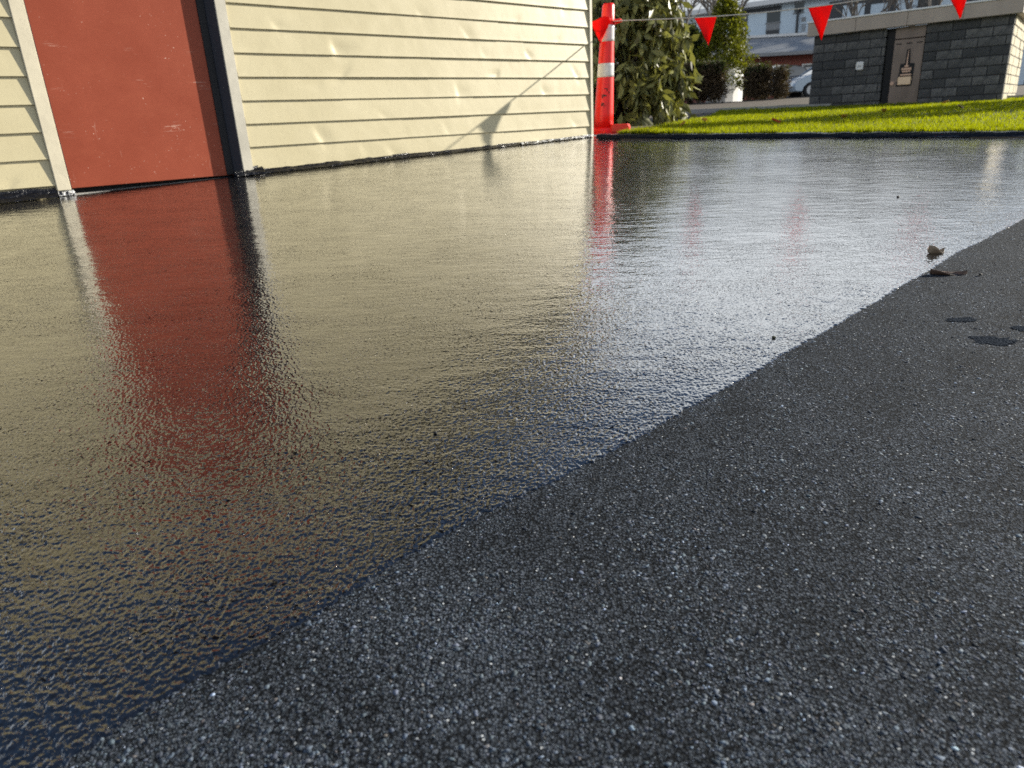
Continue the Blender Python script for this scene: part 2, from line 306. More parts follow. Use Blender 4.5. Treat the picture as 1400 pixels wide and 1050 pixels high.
# ------------------------------------------------------------------ ground
GX, GY = -.0207, .0576
def G(x, y): return GX*x + GY*y
WC = Vector((.723, 5.85, 0)); WD = Vector((.746, .666, 0)); WN = Vector((.666, -.746, 0))
def Wp(u, o, z):
    q = WC + WD*u + WN*o; return (q.x, q.y, z)
KA = Vector((.93, 5.545)); KD = Vector((.937, -.350)).normalized(); KN = Vector((.350, .937)).normalized()   # front line of the kerb; KN points to the lawn
def Kp(a, b, z):
    q = KA + KD*a + KN*b; return (q.x, q.y, z)
def lawn_z(x, y):
    b = (Vector((x, y))-KA).dot(KN)          # metres behind the kerb
    a = (Vector((x, y))-KA).dot(KD)
    base = G(*(KA+KD*a)) + .032
    base = max(base, -.25)
    far = .39
    f = min(1, max(0, b/6.5)); f = f*f*(3-2*f)
    z = base*(1-f) + far*f
    if y > 12: z += min(1, (y-12)/5.)**1.3*.21
    if y > 17: z += min(y-17, 5)*.04
    if y > 22: z += min(y-22, 20)*.010
    return z
ys = [-60, -20, -8, 0, 3, 4.0, 4.6, 5.0, 5.4, 5.8, 6.2, 6.6, 7, 7.5, 8, 9, 10, 11, 12, 13, 14, 15, 16, 17, 18, 20, 22, 26, 30, 36, 42, 60, 120, 400, 2000]
xs = [-2000, -400, -100, -40, -15, -6, -2, -1, 0, .5, .9, 1.3, 1.7, 2.1, 2.5, 3, 3.5, 4, 5, 6, 7, 8, 9, 10, 12, 15, 20, 30, 60, 150, 500, 2000]
def terr(x, y):
    b = (Vector((x, y))-KA).dot(KN)
    if b < -.2: return min(G(x, y), .3)-.9 if abs(x) < 50 and y > -40 else -1.2
    if x < .75 and y < 9: return -.2
    return lawn_z(x, y) - .03
v = [(x, y, terr(x, y)) for y in ys for x in xs]; n = len(xs)
f = [(j*n+i, j*n+i+1, (j+1)*n+i+1, (j+1)*n+i) for j in range(len(ys)-1) for i in range(n-1)]
tag(mesh('ground', v, f, M_SOIL, smooth=True), kind='structure')

# dry asphalt driveway
drive = tag(mesh('driveway', [(x, y, G(x, y)) for x, y in ((-14, -14), (14, -14), (14, .62), (KA+KD*-.6)[:], (-14, 9.6))], [(0, 1, 2, 3, 4)], M_DRY), kind='structure')

# outline of the wet coat
EDGE = [(-2.6, -2.05), (-1.5, -.86), (-.80, -.10), (-.50, .205), (-.324, .379), (-.290, .427), (-.250, .468), (-.186, .525), (-.110, .604), (-.015, .689), (.083, .771), (.156, .831), (.282, .946), (.343, 1.007), (.465, 1.121), (.658, 1.298), (.931, 1.563), (1.167, 1.788), (1.549, 2.125), (2.1, 2.56), (2.9, 3.12), (4.3, 4.0), (5.2, 4.6)]
dense = []
for (x0, y0), (x1, y1) in zip(EDGE[:-1], EDGE[1:]):
    L = math.hypot(x1-x0, y1-y0); near = (x0+x1)/2 < 1.7 and (x0+x1)/2 > -.6
    k = max(1, int(L/(.0022 if near else .03)))
    for i in range(k): dense.append((x0+(x1-x0)*i/k, y0+(y1-y0)*i/k))
dense.append(EDGE[-1])
D = np.array(dense); tg = np.gradient(D, axis=0); tg /= np.linalg.norm(tg, axis=1)[:, None]; nr = np.stack([-tg[:, 1], tg[:, 0]], 1)
s = np.concatenate([[0], np.cumsum(np.linalg.norm(np.diff(D, axis=0), axis=1))])
wob = np.array([.006*nz3(q*5, 0, 3) + .0035*nz3(q*22, 1, 4) + .0055*nz3(q*90, 2, 5) + .0050*nz3(q*240, 7, 1) for q in s])
D = D + nr*wob[:, None]
EDGE_PTS = D
def side(x, y):
    """signed distance from the wet edge: positive on the wet side"""
    i = np.argmin((EDGE_PTS[:, 0]-x)**2 + (EDGE_PTS[:, 1]-y)**2); q = EDGE_PTS[i]
    return (x-q[0])*nr[i, 0] + (y-q[1])*nr[i, 1]
def perlin(x, y, seed):
    """gradient noise on numpy arrays, about -.7 to .7"""
    tab = np.random.default_rng(seed); perm = tab.permutation(1024); gr = tab.uniform(0, 2*np.pi, 1024); gcx, gcy = np.cos(gr), np.sin(gr)
    xi = np.floor(x).astype(np.int64); yi = np.floor(y).astype(np.int64); xf = x-xi; yf = y-yi
    def g(ix, iy, fx, fy): h = perm[(perm[ix & 1023]+iy) & 1023]; return gcx[h]*fx+gcy[h]*fy
    u = xf*xf*xf*(xf*(xf*6-15)+10); w = yf*yf*yf*(yf*(yf*6-15)+10)
    a_ = g(xi, yi, xf, yf); b_ = g(xi+1, yi, xf-1, yf); c_ = g(xi, yi+1, xf, yf-1); d_ = g(xi+1, yi+1, xf-1, yf-1)
    return (a_*(1-u)+b_*u)*(1-w)+(c_*(1-u)+d_*u)*w
LIFT = .0009; EN = np.array([-.68, .73]); EN /= np.linalg.norm(EN); E1 = 1.45
i0 = int(np.argmin(np.hypot(D[:, 0]+.45, D[:, 1]-.25))); i1 = int(np.argmin(np.hypot(D[:, 0]-2.25, D[:, 1]-2.67)))
sA = [s[i0]]
while sA[-1] < s[i1]-.004:
    x_ = np.interp(sA[-1], s, D[:, 0]); y_ = np.interp(sA[-1], s, D[:, 1]); rr_ = math.hypot(x_, y_); sA.append(sA[-1]+max(.0014, min(.0052, .0018*rr_+.0005)))
sA[-1] = s[i1]; sA = np.array(sA); ex_, ey_ = np.interp(sA, s, D[:, 0]), np.interp(sA, s, D[:, 1])
eA = [0., .0010, .0021]
while eA[-1] < E1: eA.append(eA[-1]+.0014+.0034*eA[-1])
eA = np.array(eA); eA[-1] = E1
XG = ex_[None, :]+EN[0]*eA[:, None]; YG = ey_[None, :]+EN[1]*eA[:, None]; EG = np.broadcast_to(eA[:, None], XG.shape)
# how proud the stones stand: most at the thin edge, less where the sealer has pooled
filmg = EG*.80+.20*np.hypot(XG, YG)+.16*perlin(XG*3.1, YG*3.1, 5)+.07*perlin(XG*11, YG*11, 6)
amp = np.interp(filmg, (.05, .30, .45, .60, .85, 1.15, 1.5, 2.0), (1.08, 1., .88, .74, .52, .36, .24, .12))
amp *= np.clip((E1-EG)/.25, 0, 1)*(1+.55*perlin(XG*8, YG*12, 15)+.4*perlin(XG*23, YG*30, 16))
def sst(x, a_, b_): q = np.clip((x-a_)/(b_-a_), 0, 1); return q*q*(3-2*q)
n5 = perlin(XG*560, YG*560, 8); n1 = perlin(XG*235, YG*235, 1); n2 = perlin(XG*120+.3, YG*120, 2); n3 = perlin(XG*46, YG*46, 3); n4 = perlin(XG*400, YG*400, 4)
HGT = .00056*sst(n1, -.15, .50)+.00034*sst(n2, -.05, .52)+.00026*n3+.00036*n4-.00050*sst(n1+.5*n4, -.28, -.50)+.00010*n5
ZG = GX*XG+GY*YG+LIFT+HGT*amp; ZG[0] = GX*XG[0]+GY*YG[0]-.0004; ZG[1] -= .0006; ZG[2] -= .00025
nE, nS = XG.shape; VG = np.stack([XG, YG, ZG], 2).reshape(-1, 3)
q0 = (np.arange(nE-1)[:, None]*nS+np.arange(nS-1)[None, :]).ravel(); TG = np.concatenate([np.stack([q0, q0+1, q0+nS+1], 1), np.stack([q0, q0+nS+1, q0+nS], 1)], 0)
# the rest of the coat, pooled flat up to the wall and the kerb
inner = [(XG[j, 0], YG[j, 0]) for j in range(0, nE, 8)]+[(XG[-1, k], YG[-1, k]) for k in range(0, nS-1, 8)]+[(XG[j, -1], YG[j, -1]) for j in range(nE-1, -1, -8)]
out = [tuple(q) for q in D[:i0]] + inner + [tuple(q) for q in D[i1+1:]] + [tuple((KA+KD*4.1)[:]), tuple((KA+KD*-.2)[:]), Wp(.1, .0, 0)[:2], Wp(0, .004, 0)[:2], Wp(-7, .004, 0)[:2], (-6.5, -2.05)]
VB = np.array([(x, y, G(x, y)+LIFT) for x, y in out]); tr = np.array([tuple(q) for q in tessellate_polygon([[Vector((x, y, 0)) for x, y in out]])])
aa, bb, cc_ = VB[tr[:, 0]], VB[tr[:, 1]], VB[tr[:, 2]]; fl = np.cross(bb-aa, cc_-aa)[:, 2] < 0; tr[fl] = tr[fl][:, ::-1]
SV, ST = [], []; nb0 = len(VG)+len(VB); srng = random.Random(5)
for q in range(260):
    k_ = srng.randrange(int(nS*.02), int(nS*.98)); off = -abs(srng.gauss(0, .011))-.002; x0, y0 = XG[0, k_]+EN[0]*off, YG[0, k_]+EN[1]*off; r_ = srng.uniform(.0006, .0026)*(1 if off > -.015 else .6); b0_ = nb0+len(SV)
    SV.append((x0, y0, G(x0, y0)+.0004+r_*.22))
    for j_ in range(9): a_ = 2*math.pi*j_/9; w_ = r_*srng.uniform(.7, 1.35); x1, y1 = x0+w_*math.cos(a_)*1.3, y0+w_*math.sin(a_); SV.append((x1, y1, G(x1, y1)-.0001)); ST.append((b0_, b0_+1+j_, b0_+1+(j_+1) % 9))
wet = tris('wet_sealcoat', np.concatenate([VG, VB, np.array(SV)]), np.concatenate([TG, tr+len(VG), np.array(ST)]), M_WET, None, True); tag(wet, kind='structure')

# stones proud of the dry surface near the viewer: too many to count, one part of the driveway
ico = bmesh.new(); bmesh.ops.create_icosphere(ico, subdivisions=1, radius=1); ico.verts.ensure_lookup_table()
IV = np.array([q.co[:] for q in ico.verts]); IT = np.array([[q.index for q in fa.verts] for fa in ico.faces]); ico.free()
cand = 340000
yy = .25 + 2.1*rng.random(cand)**2.0; xx = -.55 + rng.random(cand)*(yy*.85+.75)
ei = np.array(EDGE); ey = np.interp(xx, ei[:, 0], ei[:, 1])
keep = (yy < ey + .012) & (yy > ey - 2.2) & (xx > -.5) & (xx < yy*.82+.12) & (yy > .26)
xx, yy = xx[keep], yy[keep]
dd = np.array([side(a, b) for a, b in zip(xx, yy)]); k2 = dd < rng.normal(.0008, .0032, len(dd)); xx, yy = xx[k2], yy[k2]
if len(xx) > 78000: xx, yy = xx[:78000], yy[:78000]
dens = perlin(xx*9, yy*9, 31)+.6*perlin(xx*31, yy*31, 32); kd_ = rng.random(len(xx)) < np.clip(.62+1.1*dens, .18, 1); xx, yy, dens = xx[kd_], yy[kd_], dens[kd_]
ns = len(xx); bigs = rng.random(ns) < .13
rad = np.where(bigs, rng.uniform(.0013, .0026, ns), np.clip(rng.lognormal(math.log(.00085), .35, ns), .0005, .0015))*(1+.18*yy)
sc = np.stack([rad*rng.uniform(.7, 1.5, ns), rad*rng.uniform(.7, 1.25, ns), rad*np.where(bigs, rng.uniform(.10, .20, ns), rng.uniform(.20, .36, ns))], 1)
ang = rng.uniform(0, 2*np.pi, ns); tl = rng.normal(0, .16, ns)
P0 = IV[None]*(1+rng.normal(0, .22, (ns, len(IV), 1)))*sc[:, None, :]
ca, sa = np.cos(ang)[:, None], np.sin(ang)[:, None]; ct, st_ = np.cos(tl)[:, None], np.sin(tl)[:, None]
X, Y, Z = P0[..., 0], P0[..., 1], P0[..., 2]; Y, Z = Y*ct - Z*st_, Y*st_ + Z*ct; X, Y = X*ca - Y*sa, X*sa + Y*ca
zc = GX*xx + GY*yy - rad*np.where(bigs, rng.uniform(-.02, .08, ns), rng.uniform(.0, .2, ns))
V_ = np.stack([X+xx[:, None], Y+yy[:, None], Z+zc[:, None]], 2).reshape(-1, 3); T_ = (IT[None] + (np.arange(ns)*len(IV))[:, None, None]).reshape(-1, 3)
g_ = np.clip(rng.lognormal(math.log(.074), .40, ns), .02, .19)*(1+.5*perlin(xx*6, yy*6, 33)); wh = rng.random(ns) < .006; g_[wh] = rng.uniform(.22, .50, wh.sum())
tint = np.stack([g_*rng.uniform(.74, .88, ns), g_, g_*rng.uniform(1.18, 1.38, ns), np.ones(ns)], 1); warm = rng.random(ns) < .04; tint[warm, 0] *= 1.25; tint[warm, 2] *= .8
tag(tris('aggregate', V_, T_, M_STONE, drive, col=np.repeat(tint, len(IV), 0)), kind='stuff')

# ------------------------------------------------------------------ kerb, lawn, path, street
def grid(name, fn, nu, nv, m, parent=None, smooth=True):
    v = [fn(i/nu, j/nv) for j in range(nv+1) for i in range(nu+1)]
    f = [(j*(nu+1)+i, j*(nu+1)+i+1, (j+1)*(nu+1)+i+1, (j+1)*(nu+1)+i) for j in range(nv) for i in range(nu)]
    return mesh(name, v, f, m, parent, smooth)
mb = MB(); K = 24
rings = []
for i in range(K+1):
    a = -.20 + 9.7*i/K; q = KA+KD*a; z = G(*q)
    rings.append([Kp(a, .012, z-.1), Kp(a, .018, z+.018), Kp(a, .075, z+.019), Kp(a, .075, z-.1)])
mb.loft(rings); kerb = mb.build('kerb', M_CONC); tag(kerb, kind='structure')
prof = [(-.045, .003), (-.022, .004), (-.006, .008), (.002, .018), (.006, .028), (.03, .033), (.07, .034), (.10, .030)]
def wrap(i, j):
    a = -.21 + 9.6*i; k = j*(len(prof)-1); k0 = min(int(k), len(prof)-2); b, z = (prof[k0][q]+(prof[k0+1][q]-prof[k0][q])*(k-k0) for q in (0, 1))
    w = nz3(a*9, j*3, 1)*.006 + nz3(a*30, j*6, 4)*.0035
    q = KA+KD*a; return Kp(a, b-abs(w)*.8, G(*q)+max(.003, z+w*(1 if j > .15 else .2)))
tag(grid('plastic_sheet', wrap, 420, 14, M_PLASTIC), 'black plastic sheet wrapped over the low kerb along the lawn edge', 'plastic sheet')
lx = [(-.1+14*(i/60)**1.3) for i in range(61)]; lb = [.06+11.6*(j/40)**1.5 for j in range(41)]
v = []
for b in lb:
    for a in lx:
        q = KA+KD*a+KN*b; v.append((q.x, q.y, lawn_z(q.x, q.y)+.012*nz3(q.x*1.5, q.y*1.5, 2)))
f = [(j*61+i, j*61+i+1, (j+1)*61+i+1, (j+1)*61+i) for j in range(40) for i in range(60)]
tag(mesh('lawn', v, f, M_LAWN, smooth=True), kind='structure')
# grass blades
nb = 165000; a = rng.random(nb)**1.15*9.5-.05; b = .060+10.3*rng.random(nb)**1.9
gx = KA.x+KD.x*a+KN.x*b; gy = KA.y+KD.y*a+KN.y*b
ok = (gx/gy < .86) & (gx/gy > .10); gx, gy, b = gx[ok], gy[ok], b[ok]; nb = len(gx)
gz = np.array([lawn_z(x, y)+.012*nz3(x*1.5, y*1.5, 2) for x, y in zip(gx, gy)])
hgt = rng.uniform(.012, .036, nb)*np.clip(1+.9*perlin(gx*2.2, gy*2.2, 41)+.8*perlin(gx*7, gy*7, 42), .45, 1.6); wdt = rng.uniform(.0022, .004, nb)*(1+b*.22); an = rng.uniform(0, 2*np.pi, nb); ln = rng.uniform(.2, 1.0, nb)*hgt; la = rng.uniform(0, 2*np.pi, nb)
A0 = np.stack([gx-np.cos(an)*wdt, gy-np.sin(an)*wdt, gz-.004], 1); A1 = np.stack([gx+np.cos(an)*wdt, gy+np.sin(an)*wdt, gz-.004], 1); A2 = np.stack([gx+np.cos(la)*ln, gy+np.sin(la)*ln, gz+hgt], 1)
tag(tris('grass', np.stack([A0, A1, A2], 1).reshape(-1, 3), np.arange(3*nb).reshape(-1, 3), M_GRASS), 'short bright green grass of the lawn behind the kerb', 'grass', kind='stuff')

def strip(name, pts, w, m, dz=.03, nd=Vector((.25, .97))):
    v = []
    for (x, y) in pts:
        for k in (0, 1): v.append((x+nd.x*w*k, y+nd.y*w*k, lawn_z(x, y)+dz+.01*k))
    n = len(pts); v += [(p[0], p[1], p[2]-.12) for p in v]
    f = [(2*i, 2*i+2, 2*i+3, 2*i+1) for i in range(n-1)] + [(2*i, 2*n+2*i, 2*n+2*i+2, 2*i+2) for i in range(n-1)]
    return tag(mesh(name, v, f, m), kind='structure')
strip('footpath', [(-6+1.0*i, 18.9-.36*i) for i in range(0, 24)], 1.3, M_PATH, .05)
strip('street', [(-40+10*i, 27.5) for i in range(0, 16)], 8.5, M_ROAD, .03, Vector((0, 1)))

# ------------------------------------------------------------------ weatherboard building
bld = empty('weatherboard_building', WC, 0, 'cream weatherboard building with a red door, left of the wet driveway', 'building')
def L_(p): return (p[0]-WC.x, p[1]-WC.y, p[2])                     # into the building's own space
def Wl(u, o, z): return L_(Wp(u, o, z))
PITCHB = .1145; Z0 = .286; EAVE, PEAK, UL = 2.12, 3.18, -4.62; MID = UL/2
def gab(u): return PEAK-(PEAK-EAVE)*abs(u-MID)/abs(MID)
JR0, JR1, JL0, JL1 = -2.812, -2.755, -3.690, -3.632               # right jamb and left jamb, along the wall
def wallpoly(pts, o0, o1, mb): return mb.prism(pts, o0, o1, lambda a, b, h: Wl(a, h, b))
mb = MB(); wallpoly([(UL, -.4), (JL0, -.4), (JL0, gab(JL0)), (UL, EAVE)], -.16, -.003, mb); wallpoly([(JL0, 2.2), (JR1, 2.2), (JR1, gab(JR1)), (JL0, gab(JL0))], -.16, -.003, mb)
wallpoly([(JR1, -.4), (-.01, -.4), (-.01, EAVE), (MID, PEAK), (JR1, gab(JR1))], -.16, -.003, mb); wallpoly([(UL, -.4), (-.01, -.4), (-.01, EAVE), (MID, PEAK), (UL, EAVE)], -6, -.17, mb)
mb.build('wall', M_SIDING, bld)
DENTS = [  # along, height, half width, depth
 (-2.50, .985, .05, .0035), (-2.16, .885, .075, .0060), (-2.13, .760, .06, .0045), (-2.30, .700, .07, .003), (-1.90, .530, .05, .0045), (-2.33, .425, .045, .004),
 (-1.84, .300, .05, .003), (-1.07, .885, .035, .0045), (-.96, .760, .05, .0045), (-1.30, .650, .06, .0040), (-.52, .650, .045, .004), (-.66, .885, .03, .0035), (-.18, .77, .03, .004),
 (-1.42, .430, .04, .003), (-.20, .420, .05, .0045), (-2.62, .88, .07, .003), (-1.55, 1.09, .06, .004), (-2.05, .34, .06, .0025), (-.75, 1.10, .05, .0035), (-.35, .99, .04, .003), (-1.2, .99, .05, .003),
 (-3.95, .415, .05, .0035), (-3.86, .30, .04, .003), (-4.2, .66, .06, .003)]
for i in range(40): DENTS.append((random.uniform(-8.2, -.1), Z0+PITCHB*random.randint(7, 22)+.01, random.uniform(.03, .07), random.uniform(.002, .005)))
def board(u0, u1, k, lift=0.):
    zb = Z0+PITCHB*k; zt = zb+PITCHB+.012; near = k < 8
    nu = max(4, int((u1-u0)/(.011 if near else .05))); ds = [d for d in DENTS if zb-.03 < d[1] < zt+.02 and u0-.2 < d[0] < u1+.2]
    rows = [(0, .0035), (0.0, .016), (.018, .0158)] + [(q, .0155-.0125*q) for q in (.10, .22, .36, .5, .66, .82, 1.)]
    v = []
    for q, o in rows:
        for i in range(nu+1):
            u = u0+(u1-u0)*i/nu; z = zb+(zt-zb)*q; dd = 0.
            if o > .004 or q > .5:
                for du, dz, w, A in ds:
                    hs_ = math.sin(du*91.7+dz*53.1); tt = (u-du-hs_*1.1*(z-dz))/w; sk = tt*.8 if tt*hs_ < 0 else tt*3.4
                    dd += A*(.75+.4*math.sin(du*37))*math.exp(-sk*sk)*math.exp(-((z-dz-.004)/(.034+.016*math.sin(du*61)))**2)
                dd += .0008*nz3(u*3.2, k*3.1, 0)+.00022*nz3(u*11, z*9, 5)
            if q == 1.: dd = 0
            sag = .0011*nz3(u*2.2, k*7.7, 9)+.0005*nz3(u*14, k, 2)
            v.append(Wl(u, o-dd+lift, z+(sag if q < .05 else 0)))
    n = nu+1; f = [(j*n+i, j*n+i+1, (j+1)*n+i+1, (j+1)*n+i) for j in range(len(rows)-1) for i in range(nu)]
    return mesh('weatherboard', v, f, M_SIDING, bld, True)
for k in range(int((PEAK-.25-Z0)/PITCHB)):
    zt_ = Z0+PITCHB*(k+1)-.02; half = abs(MID)*min(1, (PEAK-zt_)/(PEAK-EAVE)); ul, ur = max(UL+.01, MID-half), min(-.018, MID+half)
    if Z0+PITCHB*k < 2.19:
        j1 = (-.92, -1.76, -1.18, -2.13, -1.50, -.70)[k % 6]; cuts = [JR1+.001, j1, ur]
        for a, b in zip(cuts[:-1], cuts[1:]): board(a+.0006, b-.0006, k, .0022 if a == cuts[0] else 0)
        board(ul, JL0-.001, k)
    else: board(ul, ur, k)
# edges of the boards read as folded metal: trims
for (a, b, m) in ((JL0, JL1, M_TRIM), (JR0, JR1, M_TRIMG)):
    fr = MB().box(a, b, -.085, .0205, .262 if a == JL0 else .272, 2.26, Wl).build('door_jamb', m, bld, bevel=.003)
MB().box(JL1-.0005, JR0+.0005, -.085, .0225, 2.14, 2.26, Wl).build('door_head', M_TRIM, bld, bevel=.003)
MB().box(-.020, .006, -.012, .0215, .30, EAVE, Wl).box(-.0005, .006, -.06, -.012, .30, EAVE, Wl).build('corner_trim', M_TRIM, bld, bevel=.0012, seg=1)
door = MB().box(JL1+.004, JR0-.004, -.080, -.032, .266, 2.13, Wl).build('door', M_DOOR, bld, bevel=.002)
MB().tube([Wl(JR0-.09, -.032, 1.28), Wl(JR0-.09, .006, 1.28), Wl(JR0-.20, .010, 1.28)], .009, 10).build('door_handle', M_RIM, door, True)
MB().box(JL1+.002, JR0-.002, -.10, .012, .16, .243, Wl).build('threshold', M_CONC, bld, bevel=.004)
MB().box(JL1+.002, JR0-.002, -.1, -.07, .2435, .2655, Wl).build('door_gap_dark', M_DARK, bld)  # dark strip filling the gap under the door
MB().prism([(JR0-.0006, .0175), (JR0-.034, -.0315), (JR0-.0006, -.0315)], .262, 2.139, lambda a, b, h: Wl(a, b, h)).build('reveal_shade_strip', M_REVEAL_SHADE, bld)  # splayed strip in shade colour, stands for the dark reveal
MB().box(JR0-.072, JR0-.0345, -.0318, -.0265, .268, 2.128, Wl).build('door_shadow_strip', M_DARK, door, bevel=.002)  # black strip deepening the jamb's shadow on the door edge
MB().box(JL1+.0005, JL1+.003, -.031, .017, .262, 2.139, Wl).build('reveal_shade_strip', M_REVEAL_SHADE, bld)
# side wall round the corner, roof, barge boards, gutters
for k in range(int((EAVE-Z0)/PITCHB)):
    zb = Z0+PITCHB*k; v = []
    for q, o in ((0, .004), (0, .016), (1, .003)):
        for s_ in (-.061, -5.9): v.append(Wl(o-.009, s_, zb+(PITCHB+.01)*q))
    mesh('weatherboard', v, [(0, 1, 3, 2), (2, 3, 5, 4)], M_SIDING, bld)
rsl = (PEAK-EAVE)/abs(MID)
for sgn in (-1, 1):
    e0 = MID+sgn*(abs(MID)+.22); ez_ = EAVE-.22*rsl; mb = MB()
    mb.loft([[Wl(MID, o, PEAK+.02), Wl(e0, o, ez_+.02), Wl(e0, o, ez_+.075), Wl(MID, o, PEAK+.075)] for o in (-6.1, .20)]); mb.build('roof', M_ROOF, bld)
    mb = MB(); mb.loft([[Wl(MID, o, PEAK-.15), Wl(e0, o, ez_-.15), Wl(e0, o, ez_+.018), Wl(MID, o, PEAK+.018)] for o in (.17, .195)]); mb.build('barge_board', M_TRIM, bld)
    mb = MB(); mb.loft([[Wl(MID, o, PEAK-.012), Wl(e0, o, ez_-.012), Wl(e0, o, ez_+.017), Wl(MID, o, PEAK+.017)] for o in (.018, .169)]); mb.build('soffit', M_TRIM, bld)
    mb = MB(); mb.loft([[Wl(e0, o, ez_-.02), Wl(e0+sgn*.10, o, ez_-.02), Wl(e0+sgn*.11, o, ez_+.06), Wl(e0+sgn*.104, o, ez_+.06), Wl(e0+sgn*.094, o, ez_-.012), Wl(e0, o, ez_-.012)] for o in (-6.1, .20)]); mb.build('gutter', M_WHITE, bld)

# masking plastic tucked along the foot of the wall: three pieces
def crumple(name, u0, u1, h0, h1, amp, m, label, out=.05, nu=None, seed=0):
    nu = nu or int((u1-u0)/.008); nv = 12
    def fn(i, j):
        u = u0+(u1-u0)*i; x, y, _ = Wp(u, .03, 0); g_ = G(x, y); h = h0+(h1-h0)*i
        w = abs(nz3(u*7+seed, j*2.5, 1))*1.1+abs(nz3(u*21, j*5, seed))*.55+abs(nz3(u*55, j*9, 3))*.25
        o = .012+out*(1-j)**1.8*(.75+.5*nz3(u*5, 3, seed))+amp*w*(1-.55*j); z = g_+.003+h*j**1.1*(1+.25*nz3(u*9, 1, seed))+amp*.9*w*math.sin(math.pi*min(1, j+.15))
        return Wp(u, o, z)
    return tag(grid(name, fn, nu, nv, m), label, 'plastic sheet', 'masking plastic along the foot of the wall')
crumple('plastic_sheet', JR1-.03, -.30, .036, .012, .008, M_PLASTIC, 'long crumpled black plastic strip at the wall foot right of the door', seed=2)
crumple('plastic_sheet', -.80, .02, .012, .018, .015, M_TAPE, 'crumpled shiny clear film at the wall foot beside the corner', out=.06, seed=8)
crumple('plastic_sheet', -4.7, JL0-.005, .040, .045, .008, M_PLASTIC, 'crumpled black plastic strip at the wall foot left of the door', seed=5)
crumple('plastic_sheet', JL0+.002, JL1+.012, .022, .024, .006, M_TAPE, 'small crumpled film wrapped at the foot of the left door jamb', out=.02, seed=4)
crumple('plastic_sheet', JR0-.05, JR1+.05, .028, .045, .014, M_PLASTIC, 'bunched black plastic at the foot of the right door jamb', out=.05, seed=9)

# ------------------------------------------------------------------ bollard and bunting
BX, BY = .880, 6.10; BZ = .326
bol = empty('traffic_bollard', (BX, BY, BZ), 0, 'red orange plastic bollard with two white bands at the wall corner', 'bollard')
lean = math.tan(R(3.0))
def ringp(z, rad_, n=28, dx=0, dy=0, sq=0):
    c_ = z*lean-.028
    return [(c_+dx+rad_*math.cos(q)*(1-sq*0), dy+rad_*math.sin(q), z) for q in (2*math.pi*k/n for k in range(n))]
prad = lambda z: .080-.030*max(0, z-.05)/.78
def postseg(z0, z1, name, m, ex=0.):
    mb = MB(); zs_ = [z0+(z1-z0)*i/6 for i in range(7)]
    mb.loft([ringp(z, prad(z)+ex) for z in zs_]); return mb.build(name, m, bol, True)
post = postseg(.03, .83, 'post', M_REDP)
for z0, z1 in ((.43, .53), (.685, .80)): postseg(z0, z1, 'reflective_band', M_BAND, .0015)
mb = MB(); mb.loft([ringp(.815, .050), ringp(.825, .053), ringp(.84, .051), ringp(.935, .046), ringp(.950, .038)]); mb.build('top_knob', M_REDP, bol, True)
mb = MB(); mb.tube([(.8*lean-.028+.02, 0, .815), (.8*lean+.06, -.015, .826), (.8*lean+.078, -.02, .828)], [.022, .016, .010], 12); mb.build('rope_lug', M_REDP, bol, True)
mb = MB(); oc = [(.15*math.cos(q+.39), .12*math.sin(q+.39)) for q in (math.pi/4*k for k in range(8))]
mb.loft([[(x*s_+.03, y*s_, z) for x, y in oc] for z, s_ in ((0, 1), (.022, 1), (.036, .93))]); mb.loft([[(x*s_*.7-.02, y*s_*.8, z) for x, y in oc] for z, s_ in ((.03, 1), (.052, .92), (.058, .8))])
mb.build('base', M_REDP, bol)
mb = MB(); ft = [(.02, -.135), (.165, -.115), (.185, -.06), (.165, .0), (.02, .02)]
mb.loft([[(.09+(x-.09)*s_, -.06+(y+.06)*s_, z) for x, y in ft] for z, s_ in ((.02, 1), (.062, 1), (.078, .86))]); mb.build('foot', M_FOOT, bol, bevel=.006)
# small worn dark print on the post
for (zx, zz_, w, h) in ((.0, .345, .022, .006), (.012, .335, .007, .02), (-.016, .30, .03, .007), (-.004, .292, .03, .008), (.03, .315, .006, .022), (-.024, .285, .008, .018), (-.020, .235, .02, .012), (-.016, .222, .024, .006), (-.028, .228, .007, .02)):
    mb = MB(); rr = prad(zz_)+.0018; th = -math.pi/2+(zx-.004)/rr; c_ = zz_*lean-.028; q = []
    for s_ in (-1, 1):
        for k in (-1, 1): a_ = th+s_*w/2/rr; q.append((c_+rr*math.cos(a_), rr*math.sin(a_), zz_+k*h/2))
    mb.v += q; mb.f.append((0, 2, 3, 1)); mb.build('printed_stroke', M_INK, post)

